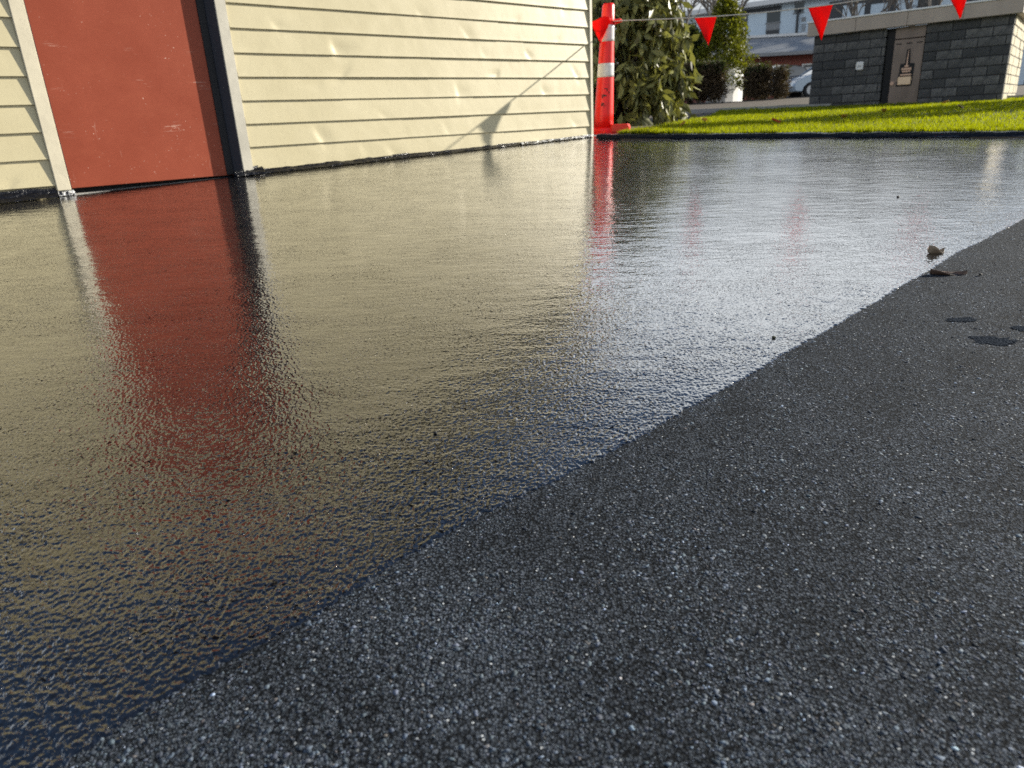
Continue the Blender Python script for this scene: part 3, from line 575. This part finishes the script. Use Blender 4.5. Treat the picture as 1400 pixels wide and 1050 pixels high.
bun = empty('bunting', (.95, 6.06, 1.150), math.atan2(-.35, .937), 'line of red triangular pennants strung from the bollard across the lawn edge', 'bunting')
def cordp(s_):                                                     # s_ metres from the bollard, in the bunting's space
    return Vector((s_, 0, -.058*math.sin(math.pi*min(1, max(0, s_)/2.5))+.012*s_))
mb = MB(); mb.tube([cordp(-.05+5.2*i/60) for i in range(61)], .0042, 6); mb.build('cord', M_CORD, bun, True)
def pennant(s0, w, h, sway, curl, seed, vert=None):
    nu, nv = 10, 12; v = []
    for j in range(nv+1):
        q = j/nv
        for i in range(nu+1):
            a_ = i/nu-.5; c_ = cordp(s0+a_*w)
            x = c_.x*(1-q)+(cordp(s0).x+sway)*q + 0*a_; 
            y = c_.y + .018*math.sin(a_*5+seed)*q+curl*q*q+.006*nz3(a_*4, q*4, seed); z = c_.z-h*q+.004*nz3(a_*6, q*5, seed+3)
            if q > .97: x += a_*.004
            v.append((x, y, z))
    n = nu+1; f = [(j*n+i, j*n+i+1, (j+1)*n+i+1, (j+1)*n+i) for j in range(nv) for i in range(nu)]
    o = mesh('pennant', v, f, M_FLAG, bun, True); md = o.modifiers.new('thick', 'SOLIDIFY'); md.thickness = .0008; return o
pennant(.67, .162, .195, .03, -.02, 1); pennant(1.453, .162, .222, .026, .0, 2); pennant(2.285, .162, .205, .05, .02, 3); pennant(3.10, .162, .215, .03, .0, 4)
# the pennant folded against the bollard
v = []; n_ = 9
for j in range(n_+1):
    q = j/n_
    for i in range(n_+1):
        a_ = i/n_; x = -.175+.17*(a_*(1-q)+.47*q); z = -.002-.012*math.sin(a_*6)*(1-q)-.155*q+.03*a_*(1-q)*(1-a_)*2; y = -.125-.03*math.sin(a_*3.1)+.02*q
        v.append((x, y, z))
o = mesh('pennant', v, [(j*10+i, j*10+i+1, (j+1)*10+i+1, (j+1)*10+i) for j in range(9) for i in range(9)], M_FLAG, bun, True); md = o.modifiers.new('thick', 'SOLIDIFY'); md.thickness = .0008

# ------------------------------------------------------------------ block utility hut on the lawn
HA = Vector((6.05, 14.70, 0)); HB = Vector((8.52, 12.74, 0)); HD = (HB-HA).normalized(); HN = Vector((-abs(HD.y), -HD.x, 0)); HL = (HB-HA).length
hut = empty('utility_hut', (HA.x, HA.y, .37), 0, 'dark concrete block utility hut with flat taupe roof edge and brown metal door', 'hut')
def Hp(u, o, z): q = HD*u+HN*o; return (q.x, q.y, z)              # o: in front of the block face
CH, BL = .150, .398; DEP = 2.6; D0, D1 = 1.255, 1.875
blk = None
def add_block(u0, u1, row, face):
    global blk
    key = (round(u1-u0, 3), face)
    if key not in BM_:
        L = u1-u0
        if face == 'front': m_ = MB().box(0, L-.012, -.10, 0, .006, CH-.006, Hp)
        else: m_ = MB().box(-.10, 0, -(L-.012), 0, .006, CH-.006, Hp)
        o = m_.build('block', M_BLOCK if face == 'front' else M_SUNLIT_BLOCK, hut, bevel=.006, seg=1); BM_[key] = o.data  # side blocks take the colour with sunlight in it
    else:
        o = bpy.data.objects.new('block', BM_[key]); COL.objects.link(o); o.parent = hut
    pr_ = random.uniform(-.006, .007)
    o.location = Hp(u0+.006, pr_, row*CH) if face == 'front' else Hp(HL+pr_, -(u0+.006), row*CH)
BM_ = {}
NROW = 9
for row in range(NROW):
    for (a, b) in ((0, D0), (D1, HL)):
        u = a - (BL/2 if row % 2 else 0)
        while u < b-.03:
            u0, u1 = max(a, u), min(b, u+BL)
            if u1-u0 > .04: add_block(round(u0, 3), round(u1, 3), row, 'front')
            u += BL
    u = .105 - (BL/2 if row % 2 else 0)
    while u < DEP-.03:
        u0, u1 = max(.105, u), min(DEP, u+BL)
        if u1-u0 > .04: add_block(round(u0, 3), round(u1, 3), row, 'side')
        u += BL
mb = MB(); mb.box(.02, D0-.02, -.12, -.008, -.12, NROW*CH, Hp).box(D1+.02, HL-.02, -.12, -.008, -.12, NROW*CH, Hp).box(0, HL-.008, -DEP, -.13, -.12, NROW*CH, Hp).build('mortar', M_MORTAR, hut)
for i in range(4):
    a, b = -.10+(HL+.2)*i/4, -.10+(HL+.2)*(i+1)/4; MB().box(a+.003, b-.003, -.02, .11, NROW*CH+.002, NROW*CH+.225, Hp).build('fascia_panel', M_FASCIA, hut, bevel=.003, seg=1)
for i in range(3):
    a, b = -DEP-.1+i*(DEP+.07)/3, -DEP-.1+(i+1)*(DEP+.07)/3; MB().box(HL-.02, HL+.10, a+.003, b-.003, NROW*CH+.002, NROW*CH+.225, Hp).build('fascia_panel', M_FASCIA, hut, bevel=.003, seg=1)
MB().box(-.12, HL+.12, -DEP-.12, .13, NROW*CH+.227, NROW*CH+.255, Hp).build('roof', M_CAP, hut, bevel=.004, seg=1)
DZ = NROW*CH
MB().box(D0+.012, D0+.135, -.16, -.05, -.1, DZ-.005, Hp).build('door_recess', M_DARK, hut)
MB().box(D0+.138, D1-.006, -.12, -.028, DZ-.19, DZ-.004, Hp).build('door_header', M_BRONZE, hut, bevel=.003, seg=1)
hd = MB().box(D0+.138, D1-.006, -.12, -.022, -.02, DZ-.205, Hp).build('door', M_BRONZE, hut, bevel=.003, seg=1)
DC = (D0+.138+D1-.006)/2
def on_door(u0, u1, z0, z1, m, name, o=.003, b=0): return MB().box(DC+u0, DC+u1, -.0215, -.022+o, z0, z1, Hp).build(name, m, hd, bevel=b, seg=1)
for k in (-1, 0, 1): on_door(k*.165-.045, k*.165+.045, 1.065, 1.083, M_DARK, 'slot')
# raised emblem: a slender spire on stepped tiers over a bright block, against a dark ground
MB().prism([(-.135, .37), (.115, .37), (.125, .62), (.13, .74), (.05, .75), (.035, .98), (-.02, .98), (-.03, .75), (-.10, .74), (-.105, .62)], 0, .004, lambda a, b, h: Hp(DC+a, -.0215+h, b)).build('emblem_ground', M_DARK, hd)
MB().prism([(-.008, .70), (.016, .70), (.012, .95), (.004, .965)], .003, .012, lambda a, b, h: Hp(DC+a, -.0215+h, b)).build('emblem_spire', M_COPPER, hd)
for (a, b, z0, z1) in ((-.03, .035, .685, .715), (-.075, .085, .635, .675), (-.06, .075, .60, .628), (-.085, .09, .545, .575)): MB().box(DC+a, DC+b, -.019, -.008, z0, z1, Hp).build('emblem_tier', M_COPPER, hd, bevel=.003, seg=1)
MB().box(DC-.115, DC+.10, -.019, -.004, .395, .53, Hp).build('emblem_block', M_PEACH, hd, bevel=.012)
MB().tube([Hp(DC-.20, -.022, .43), Hp(DC-.20, .008, .43)], .032, 14).build('door_knob', M_COPPER, hd)
sk = MB().box(.80, .925, .004, .05, .70, .84, Hp).build('socket_box', M_SOCKET, hut, bevel=.012)
for a in (.835, .87): MB().box(a, a+.018, .0495, .0515, .745, .785, Hp).build('socket_mark', M_GREYP, sk)

# ------------------------------------------------------------------ vegetation
def leaf_mesh(name, pos, size, droop, mat_, parent, aspect=.38, up_=.0):
    """pos (n,3); each leaf a folded diamond of four triangles"""
    n = len(pos); th = rng.uniform(0, 2*np.pi, n); el = rng.normal(-droop, .55, n)
    d = np.stack([np.cos(th)*np.cos(el), np.sin(th)*np.cos(el), np.sin(el)], 1)
    r = rng.normal(0, 1, (n, 3)); s_ = np.cross(d, r); s_ /= np.linalg.norm(s_, axis=1)[:, None]; nrm = np.cross(s_, d)
    L = (size*rng.uniform(.65, 1.25, n))[:, None]; w = L*aspect*.5
    p0 = pos; p1 = pos+d*L*.5+s_*w; p2 = pos+d*L-nrm*L*.10; p3 = pos+d*L*.5-s_*w; p4 = pos+d*L*.52-nrm*w*.35
    V = np.stack([p0, p1, p2, p3, p4], 1).reshape(-1, 3); b = (np.arange(n)*5)[:, None]
    Tt = np.concatenate([b+np.array(q) for q in ((0, 1, 4), (1, 2, 4), (2, 3, 4), (3, 0, 4))], 0)
    return tris(name, V, Tt, mat_, parent)
def clumps(n, fn, per, spread):
    c = np.array([fn() for _ in range(n)]); return np.repeat(c, per, 0)+rng.normal(0, 1, (n*per, 3))*spread
def limbs(mb, base, tips, r0_, r1_=.006, wig=.06):
    for tp in tips:
        a = Vector(base); b = Vector(tp); m1 = a.lerp(b, .4)+Vector((random.gauss(0, wig), random.gauss(0, wig), abs(random.gauss(0, wig))+.06)); mb.tube([a, m1, a.lerp(b, .75)+Vector((random.gauss(0, wig), random.gauss(0, wig), .05)), b], [r0_, r0_*.65, r0_*.35, r1_], 6)
# drooping olive-leaved shrub just behind the bollard
sz = lawn_z(1.85, 10.4)
sh = empty('tall_shrub', (1.78, 10.5, sz), 0, 'tall drooping olive-leaved shrub on the lawn just behind the bollard', 'shrub')
tips = []
def sp():
    th = random.uniform(0, 2*math.pi); z = random.uniform(.22, 2.25); rr = (.86*(1-max(0, z-1.25)/1.0*.62)*(.80+.2*min(1, z/.8))+.10*math.sin(3*th+z*2.5)+.05*math.sin(7*th+z*5))*math.sqrt(random.uniform(.25, 1)); return (rr*math.cos(th)*.86, rr*math.sin(th), z)
cl = [sp() for _ in range(520)]
P = []
for c_ in cl:
    k = random.randint(16, 34); L = random.uniform(.15, .42); sgn = math.atan2(c_[1], c_[0])
    for q in range(k):
        f_ = random.random(); P.append((c_[0]+.10*f_*math.cos(sgn)+random.gauss(0, .035), c_[1]+.10*f_*math.sin(sgn)+random.gauss(0, .035), max(.06, c_[2]-L*f_+random.gauss(0, .03))))
leaf_mesh('foliage', np.array(P)[::2], .185, .9, M_BLEAF, sh, .40)
mb = MB(); limbs(mb, (0, 0, -.05), [(c_[0]*.9, c_[1]*.9, c_[2]) for c_ in cl[:44]], .035); mb.build('branches', M_BARK, sh, True)
# upright golden-green evergreen in front of the houses
def evergreen(x, y, h, w, label, seed, m, n=5200, ls=.11, name='evergreen_tree'):
    z = lawn_z(x, y); o = empty(name, (x, y, z), 0, label, 'tree')
    def fn():
        q = random.random()**.8; zz_ = .12*h+.88*h*q; prof_ = w*(1-q)**.55*(.55+.45*min(1, q*4+.5)); th = random.uniform(0, 2*math.pi); rr = prof_*(random.uniform(.35, 1)**.5)*(1+.22*math.sin(3*th+zz_*3+seed)+.12*math.sin(5*th-zz_*6)); return (rr*math.cos(th), rr*math.sin(th), zz_)
    leaf_mesh('crown', clumps(n//26, fn, 26, .075), ls, -.2, m, o, .45)
    mb = MB(); mb.tube([(0, 0, -.1), (.02, 0, h*.5), (0, .02, h*.92)], [.08, .05, .012], 8)
    limbs(mb, (0, 0, h*.15), [(w*.6*math.cos(k), w*.6*math.sin(k), h*(.25+.08*k)) for k in range(7)], .03); mb.build('trunk', M_BARK, o, True); return o
evergreen(7.10, 24.0, 2.80, 1.02, 'golden green upright evergreen behind the trimmed hedge', 1, M_GLEAF, 11000)
evergreen(6.25, 24.6, 2.15, .75, 'small dark evergreen to the left of the golden green one', 4, M_HEDGEG, 8000)
evergreen(4.05, 21.5, 2.3, .7, 'loose green shrub half hidden behind the drooping shrub', 6, M_HEDGEG, 7000)
# trimmed brown winter hedge with a greenish top
def hedge(x0, y0, x1, y1, h, w, label, seed, green=.25, n=5200):
    zb = lawn_z((x0+x1)/2, (y0+y1)/2); o = empty('hedge', ((x0+x1)/2, (y0+y1)/2, zb), 0, label, 'hedge'); dx, dy = x1-x0, y1-y0; L = math.hypot(dx, dy)
    def fn():
        a = random.uniform(-.5, .5); b = random.uniform(-.5, .5)*w; b = math.copysign(abs(b/w*2)**.5*w/2, b); zz_ = random.uniform(.04, 1)**.8*h*(1+.05*nz3(a*9, seed)); return (dx*a-dy/L*b, dy*a+dx/L*b, zz_)
    leaf_mesh('twigs', clumps(n//20, fn, 20, .06), .085, .1, M_HEDGE, o, .35)
    def ft(): a = random.uniform(-.5, .5); b = random.uniform(-.5, .5)*w; return (dx*a-dy/L*b, dy*a+dx/L*b, h*random.uniform(.78, 1.02))
    leaf_mesh('leaves', clumps(int(n*green)//20, ft, 20, .055), .085, -.2, M_HEDGEG, o, .42)
    mb = MB(); limbs_ = []
    for k in range(int(L*7)):
        a = -.5+(k+.5)/int(L*7); bx, by = dx*a, dy*a; mb.tube([(bx, by, -.1), (bx+random.gauss(0, .05), by+random.gauss(0, .05), h*.5), (bx+random.gauss(0, .08), by+random.gauss(0, .08), h*.93)], [.014, .01, .004], 5)
    mb.build('stems', M_BARK, o); return o
hedge(4.3, 22.3, 6.55, 22.1, .98, .7, 'long trimmed brown hedge with a green top beyond the footpath', 1, .3, 22000)
hedge(7.35, 22.4, 7.95, 22.3, .86, .55, 'round brown winter shrub in front of the white garden wall', 3, .12, 6000)
hedge(8.02, 22.0, 8.34, 21.9, .78, .45, 'small bare brown shrub beside the parked cars', 5, .1, 3000)
# bare winter trees
def bare_tree(x, y, h, label, seed, r0_=.13):
    random.seed(seed); z = lawn_z(x, y); o = empty('bare_tree', (x, y, z-.1), 0, label, 'tree', 'bare winter trees behind the lawn'); mt = MB(); mc = MB()
    def grow(p, d, L, r_, lvl):
        mbx = mt if lvl == 0 else mc; q = p+d*L*.5+Vector((random.gauss(0, .04), random.gauss(0, .04), 0))*L; e_ = p+d*L
        mbx.tube([p, q, e_], [r_, r_*.82, r_*.62], 7 if lvl < 2 else 4, cap=False)
        if lvl >= 5: return
        for k in range(3 if lvl else 4):
            a = random.uniform(0, 2*math.pi); sp_ = random.uniform(.35, .75); ax = d.cross(Vector((math.cos(a), math.sin(a), .3))).normalized()
            nd = (d+ax*sp_+Vector((0, 0, .12))).normalized(); f_ = random.uniform(.55, 1) if k else 1
            grow(p+d*L*f_, nd, L*random.uniform(.60, .80), r_*.56*(1 if k else 1.1), lvl+1)
    grow(Vector((0, 0, 0)), Vector((random.gauss(0, .05), random.gauss(0, .05), 1)).normalized(), h*.30, r_=r0_, lvl=0)
    mt.build('trunk', M_BARK, o, True); mc.build('crown', M_TWIG, o); random.seed(seed+100); return o
bare_tree(8.6, 36, 8.5, 'bare winter tree showing between the shrub and the first free pennant', 3)
bare_tree(10.9, 41, 9.5, 'bare winter tree behind the golden green evergreen', 5)
bare_tree(25.2, 46, 11, 'bare winter tree rising behind the utility hut roof', 8, .2)
bare_tree(6.2, 33, 6.5, 'bare winter tree half hidden by the drooping shrub', 12)
bare_tree(31.5, 45, 13, 'tall bare winter tree beyond the lit end of the hut', 21, .22)
bare_tree(20.0, 43, 11, 'bare winter tree between the brick house and the apartment block', 25, .18)
bare_tree(38.0, 52, 14, 'tall bare winter tree far right behind the hut', 27, .24)
bare_tree(13.6, 46, 12, 'tall bare winter tree behind the brick house left end', 31, .2)
evergreen(11.3, 10.9, 4.4, .95, 'narrow dark evergreen out of view right of the hut, shading the lawn', 9, M_HEDGEG, 12000)  # unseen tree, put here to cast the shade band on the lawn

# ------------------------------------------------------------------ houses, wall, cars
FA = Vector((18.33, 60.0, 0)); FD = Vector((.8113, -.5846, 0)).normalized(); FN = Vector((-.5846, -.8113, 0))
apt = empty('apartment_block', (FA.x, FA.y, .8), 0, 'two storey white apartment block with dark window columns far behind the hut', 'building')
def Fp(u, o, z): q = FD*u+FN*o; return (q.x, q.y, z-.8)
MB().box(-6, 20, -9, 0, .3, 7.9, Fp).build('wall', M_BLUE_SHADE, apt)
MB().box(-6.5, 20.5, -9.5, .75, 7.78, 8.12, Fp).build('roof', M_CAP, apt, bevel=.02, seg=1)
def fwin(u0, u1, z0, z1, m=M_GLASS, name='window'):
    w_ = MB().box(u0, u1, .004, .05, z0, z1, Fp).build(name, m, apt)
    if name == 'window': MB().box(u0-.05, u1+.05, .003, .03, z1, z1+.06, Fp).box(u0-.05, u1+.05, .003, .10, z0-.07, z0, Fp).build('frame', M_GREYP, w_)
    return w_
fwin(-.6, 3.6, 7.45, 7.72, M_SLATE, 'eave_dark_band')  # dark band just below the roof edge
fwin(.30, 1.16, 6.67, 7.36); fwin(.35, 1.16, 6.14, 6.42); fwin(.75, 1.16, 5.45, 5.92)
fwin(2.58, 3.55, 6.66, 7.42); fwin(2.58, 3.55, 6.20, 6.60, M_GREYP, 'spandrel'); fwin(2.58, 3.55, 4.9, 6.14, M_SLATE, 'window')
fwin(4.52, 5.18, 7.12, 7.66); fwin(5.08, 5.37, 6.47, 6.75, M_GREYP, 'vent')
MB().tube([Fp(4.85, .25, 7.3), Fp(4.85, .25, 4.4)], .10, 8).build('downpipe', M_SLATE, apt)
for i in range(6): MB().box(5.12, 5.42, .004, .03, 5.82+i*.09, 5.87+i*.09, Fp).build('louvre', M_GREYP, apt)
MB().box(6.9, 11.2, .003, .04, 6.15, 7.5, Fp).build('dark_cladding', M_SLATE, apt)
for a, b, z0, z1 in ((7.85, 9.25, 6.25, 7.15), (9.65, 10.75, 6.3, 7.0)): MB().box(a, b, .042, .09, z0, z1, Fp).build('balcony_panel', M_BLUE_SHADE, apt)
for a in (12.5, 15, 17.5): fwin(a, a+1.3, 6.3, 7.3); fwin(a, a+1.3, 3.2, 4.4)
fwin(-4.5, -2.9, 6.4, 7.3); fwin(-4.5, -2.9, 3.4, 4.5); fwin(6.0, 6.7, 4.2, 5.4)
# satellite dish and frame on a pole by the block
sat = empty('satellite_dish', (19.0, 46.5, 4.1), 0, 'pale satellite dish on a thin mast above the low brick house', 'dish')
mb = MB(); mb.loft([[(.30*r_*math.cos(q), -.10*(1-r_*r_), .30*r_*math.sin(q)+.1) for q in (2*math.pi*k/16 for k in range(16))] for r_ in (1., .8, .5, .15)]); mb.build('dish', M_GREYP, sat, True)
MB().tube([(0, .05, -1.0), (0, .05, .1)], .03, 6).build('mast', M_SLATE, sat)
# low brick house
HY = 45.0
hs = empty('brick_house', (17.0, HY, .95), 0, 'low red brick house with a grey hipped roof and pale windows', 'house')
GZ = 3.62; W0, W1 = -4.4, 2.6
MB().box(W0, W1, 0, 6, -.3, GZ-.95-.05, None).build('wall', M_BRICK, hs)
ez = GZ-.98; rz_ = 4.62-.98
mesh('roof', [(W0-.6, -.7, ez), (W1+.9, -.7, ez), (W1+.9, 6.7, ez), (W0-.6, 6.7, ez), (W0+.3, 1.2, rz_), (W1-.6, 1.2, rz_), (W1-.6, 4.8, rz_), (W0+.3, 4.8, rz_), ], [(0, 1, 5, 4), (1, 2, 6, 5), (2, 3, 7, 6), (3, 0, 4, 7), (4, 5, 6, 7)], M_ROOF, hs)
MB().box(W0+.2, W1-.5, 1.1, 1.3, rz_, rz_+.14).build('ridge_flashing', M_CAP, hs)
MB().box(W0-.6, W1+.9, -.86, -.70, ez-.16, ez+.02).build('gutter', M_GREYP, hs)
MB().box(W0-.55, W1+.85, -.70, -.01, ez-.10, ez-.04).build('soffit', M_RENDER, hs)
for (a, b, z0, z1) in ((-1.85, -1.15, .95, 1.95), (-.75, -.05, .95, 1.95), (1.0, 1.55, .7, 1.95), (1.75, 2.3, .7, 1.95), (-3.9, -3.0, .9, 1.95)):
    w_ = MB().box(a, b, -.05, -.004, z0, z1).build('window', M_GLASS, hs); MB().box(a-.07, a, -.07, -.004, z0, z1).box(b, b+.07, -.07, -.004, z0, z1).box(a-.07, b+.07, -.07, -.004, z1, z1+.07).build('frame', M_CAP, w_); MB().box(a-.1, b+.1, -.14, -.004, z0-.1, z0).build('sill', M_CAP, w_); MB().box(a+.05, b-.05, -.052, -.0505, z0+.05, z1-.12).build('blind', M_RENDER, w_)
MB().box(.15, .85, -.06, -.004, -.2, 1.95).build('door', M_SLATE, hs)
# small white-roofed shed glimpsed left of the hedge
shd = empty('garden_shed', (7.2, 34.0, .95), 0, 'small grey shed with a white roof edge glimpsed above the hedge', 'shed')
MB().box(-1.0, .7, 0, 2, -.2, 1.45).build('wall', M_GREYP, shd); MB().box(-1.15, .85, -.15, 2.1, 1.45, 1.70).build('roof', M_CAP, shd, bevel=.02)
# curved white garden wall
mb = MB(); arcp = [(6.75+1.3*math.cos(q), 25.2+1.5*math.sin(q)) for q in (R(-100+14*k) for k in range(9))]
mb.loft([[(x, y, .5), (x*1.0+.0, y, lawn_z(x, y)+.98), (x+.06, y+.16, lawn_z(x, y)+.98), (x+.06, y+.16, .5)] for x, y in arcp]); wl = mb.build('garden_wall', M_RENDER, None, False)
tag(wl, 'curved white rendered garden wall behind the brown shrubs', 'wall')

def car(name, loc, rz, paint, label):
    o = empty(name, loc, rz, label, 'car', 'cars parked beyond the lawn')
    prof_ = [(-2.05, .32), (-2.08, .60), (-1.98, .86), (-1.80, .95), (-1.0, 1.02), (.90, .98), (1.55, .88), (1.98, .70), (2.08, .50), (2.02, .28), (1.72, .24), (1.66, .44), (1.50, .60), (1.28, .66), (1.06, .60), (.90, .44), (.84, .24), (-.86, .24), (-.92, .44), (-1.08, .60), (-1.30, .66), (-1.52, .60), (-1.68, .44), (-1.74, .24)]
    mb = MB(); mb.loft([[(x*k2, y, .6+(z-.6)*k) for x, z in prof_] for y, k, k2 in ((-.84, .9, .97), (-.80, .985, .99), (-.70, 1, 1), (.70, 1, 1), (.80, .985, .99), (.84, .9, .97))]); mb.build('body', paint, o, False, bevel=0)
    gh = [(-1.78, .93), (-1.42, 1.36), (-.9, 1.46), (.05, 1.46), (.45, 1.36), (1.12, .95)]
    mb = MB(); mb.loft([[(x, y*(1-.20*max(0, z-.95)/.5), z) for x, z in gh] for y in (-.74, .74)]); ca_ = mb.build('cabin_glass', M_GLASS, o, bevel=.02)
    mb = MB(); mb.loft([[(x, y, z) for x, z in ((-1.45, 1.37), (-.9, 1.485), (.05, 1.485), (.47, 1.37), (.05, 1.44), (-.9, 1.44))] for y in (-.60, .60)]); mb.build('roof', paint, o, bevel=.015)
    for s_ in (-1, 1):
        mb = MB(); 
        for (p_, q_) in (((1.12, .95), (.45, 1.40)), ((-1.78, .93), (-1.42, 1.40)), ((-.35, .98), (-.35, 1.46))): mb.tube([(p_[0], s_*.745, p_[1]), (q_[0], s_*.60, q_[1])], .03, 6)
        mb.build('pillar', paint, o)
        for wx in (1.28, -1.30):
            wv = MB().tube([(wx, s_*.66, .31), (wx, s_*.86, .31)], .315, 24).build('wheel', M_TYRE, o); MB().tube([(wx, s_*.855, .31), (wx, s_*.872, .31)], .20, 18).build('rim', M_RIM, wv)
        MB().prism([(1.60, .66), (2.02, .58), (1.98, .72), (1.62, .84)], 0, 1, lambda a, b, h: (a, s_*(.42+.40*h), b+.012)).build('headlight', M_LAMP, o, bevel=.01)
        MB().box(-2.085, -1.95, s_*.45-.22*(s_ < 0)-.0, s_*.45+.24*(s_ > 0)+.02, .70, .86).build('tail_light', M_TAIL, o, bevel=.01)
        MB().box(.55, .72, s_*.80-.06, s_*.80+.06, .98, 1.10).build('mirror', paint, o, bevel=.02)
        MB().box(-.40, -.18, s_*.835-.01, s_*.835+.012, .80, .83).build('door_handle', M_RIM, o)
    return o
car('parked_car', (15.15, 34.6, lawn_z(15, 34)+.03), R(183), M_CARB, 'pale blue car whose front end shows left of the utility hut')
car('parked_car', (13.2, 36.6, lawn_z(13, 36)+.03), R(205), M_CARD, 'charcoal car parked beside the pale blue one behind bare shrubs')

# ------------------------------------------------------------------ small things on the ground
def leaf(name, x, y, L, Wd, rz, curl, twist, m, label, cat='leaf', lobes=0):
    o_ = empty_ = None; nu, nv = 16, 8; v = []
    for i in range(nu+1):
        a = i/nu
        wd = Wd*math.sin(math.pi*min(1, a*1.02)**.85)**.7*(1+.16*math.sin(a*lobes*2*math.pi))+.0004
        for j in range(nv+1):
            b = (j/nv-.5)*2; xx_ = (a-.5)*L; yy_ = b*wd*.5
            zz_ = curl*(abs(b)**1.6)*Wd*.5*(.6+.4*math.sin(a*5+twist))+curl*.25*L*(a-.5)**2*2+twist*b*(a-.5)*Wd*.6+.0012*nz3(a*9, b*4, L*99)
            v.append((xx_, yy_*(1-.25*abs(curl)), zz_))
    mnz = min(q[2] for q in v); v = [(q[0], q[1], q[2]-mnz+.0015) for q in v]
    n = nv+1; f = [(i*n+j, i*n+j+1, (i+1)*n+j+1, (i+1)*n+j) for i in range(nu) for j in range(nv)]
    o_ = mesh(name, v, f, m, None, True); o_.location = (x, y, G(x, y)-.0045); o_.rotation_euler = (math.atan(GY)*.9, -math.atan(GX), rz)
    md = o_.modifiers.new('thick', 'SOLIDIFY'); md.thickness = .0007; return tag(o_, label, cat)
leaf('dead_leaf', 1.07, 1.752, .048, .036, R(12), .95, .5, M_DEAD, 'curled tan dead leaf on the wet coat right at its edge', lobes=2)
leaf('dead_leaf', .985, 1.555, .078, .030, R(-8), .55, .5, M_DEAD2, 'flat dark brown dead leaf on the dry asphalt beside the wet edge', lobes=3)
def blob(name, x, y, rx, ry, rz, m, label, cat, h=.0, seed=0, lift=.0009):
    n = 46; v = [(0, 0, h)]
    for k in range(n):
        q = 2*math.pi*k/n; w = 1+.6*nz3(math.cos(q)*1.6, math.sin(q)*1.6, seed)+.4*nz3(math.cos(q)*4, math.sin(q)*4, seed+2)+.22*nz3(math.cos(q)*13, math.sin(q)*13, seed+4); v.append((rx*w*math.cos(q), ry*w*math.sin(q), 0))
    o_ = mesh(name, v, [(0, 1+k, 1+(k+1) % n) for k in range(n)], m, None); o_.location = (x, y, G(x, y)+lift); o_.rotation_euler = (math.atan(GY), -math.atan(GX), rz); return tag(o_, label, cat)
M_DAMP = mat('damp_asphalt', (.008, .008, .009), .9, spec=.0); t, p = T(M_DAMP); v = objco(t); vq = vor(t, v, 300); lk(t, bump(t, mth(t, 'SUBTRACT', 1., vq.outputs['Distance']), .0016, .8), p.inputs['Normal'])
lk(t, mix(t, mr(t, noi(t, v, 260, 2), .4, .7, 0, 1), (.016, .019, .024), (.062, .072, .087)), p.inputs['Base Color'])
blob('damp_patch', .83, 1.245, .028, .013, .1, M_DAMP, 'small dark damp patch on dry asphalt below the brown leaf', 'damp patch', seed=1)
blob('damp_patch', .812, 1.133, .036, .021, -.2, M_DAMP, 'largest dark damp patch on dry asphalt near the right edge', 'damp patch', seed=5)
blob('damp_patch', .905, 1.187, .024, .012, .0, M_DAMP, 'dark damp patch at the right picture edge above the largest one', 'damp patch', seed=9)
def crumb(x, y, r_, label, m=M_GRIT, lift=.0016):
    b = bmesh.new(); bmesh.ops.create_icosphere(b, subdivisions=2, radius=r_)
    for q in b.verts: q.co *= 1+.35*nz3(q.co.x*1.3/r_, q.co.y*1.3/r_, x*9); q.co.z *= .6
    me = bpy.data.meshes.new('crumb'); b.to_mesh(me); b.free(); me.materials.append(m); o_ = bpy.data.objects.new('grit_crumb', me); COL.objects.link(o_); o_.location = (x, y, G(x, y)+lift+r_*.35); return tag(o_, label, 'grit')
crumb(1.414, 2.585, .005, 'lone dark crumb on the bright wet coat well above the tan leaf')
crumb(.46, 1.183, .0035, 'small greenish crumb on the wet coat close to its edge', vary(mat('moss', (.05, .055, .03), .9), (.05, .055, .03), .3, 60))
crumb(1.045, 1.535, .004, 'dark crumb on dry asphalt just right of the brown leaf')
crumb(-.105, .865, .0028, 'tiny black crumb in the middle of the wet coat')
# fallen leaves on the lawn
spots = [(2.55, 6.9, M_DEADO, 'orange fallen leaf on the lawn in front of the hut'), (4.3, 8.4, M_DEADY, 'yellow fallen leaf on the lawn below the hut door'), (6.3, 10.6, M_DEADY, 'yellow fallen leaf near the lit corner of the hut'), (1.65, 6.7, M_DEADY, 'yellow fallen leaf on the lawn close to the bollard'), (2.2, 8.0, M_DEADY, 'yellow fallen leaf on the lawn between shrub and hut'), (5.1, 8.3, M_DEAD, 'tan fallen leaf on the lawn before the block wall'), (3.4, 7.4, M_DEADY, 'yellow fallen leaf left of the orange lawn leaves')]
for i, (x, y, m, lb_) in enumerate(spots):
    o_ = leaf('fallen_leaf', x, y, .09, .06, i*1.3, .5, .4, m, lb_); o_.location.z = lawn_z(x, y)+.035; o_.rotation_euler = (.5, .3, i*1.3); o_['group'] = 'fallen leaves on the lawn'
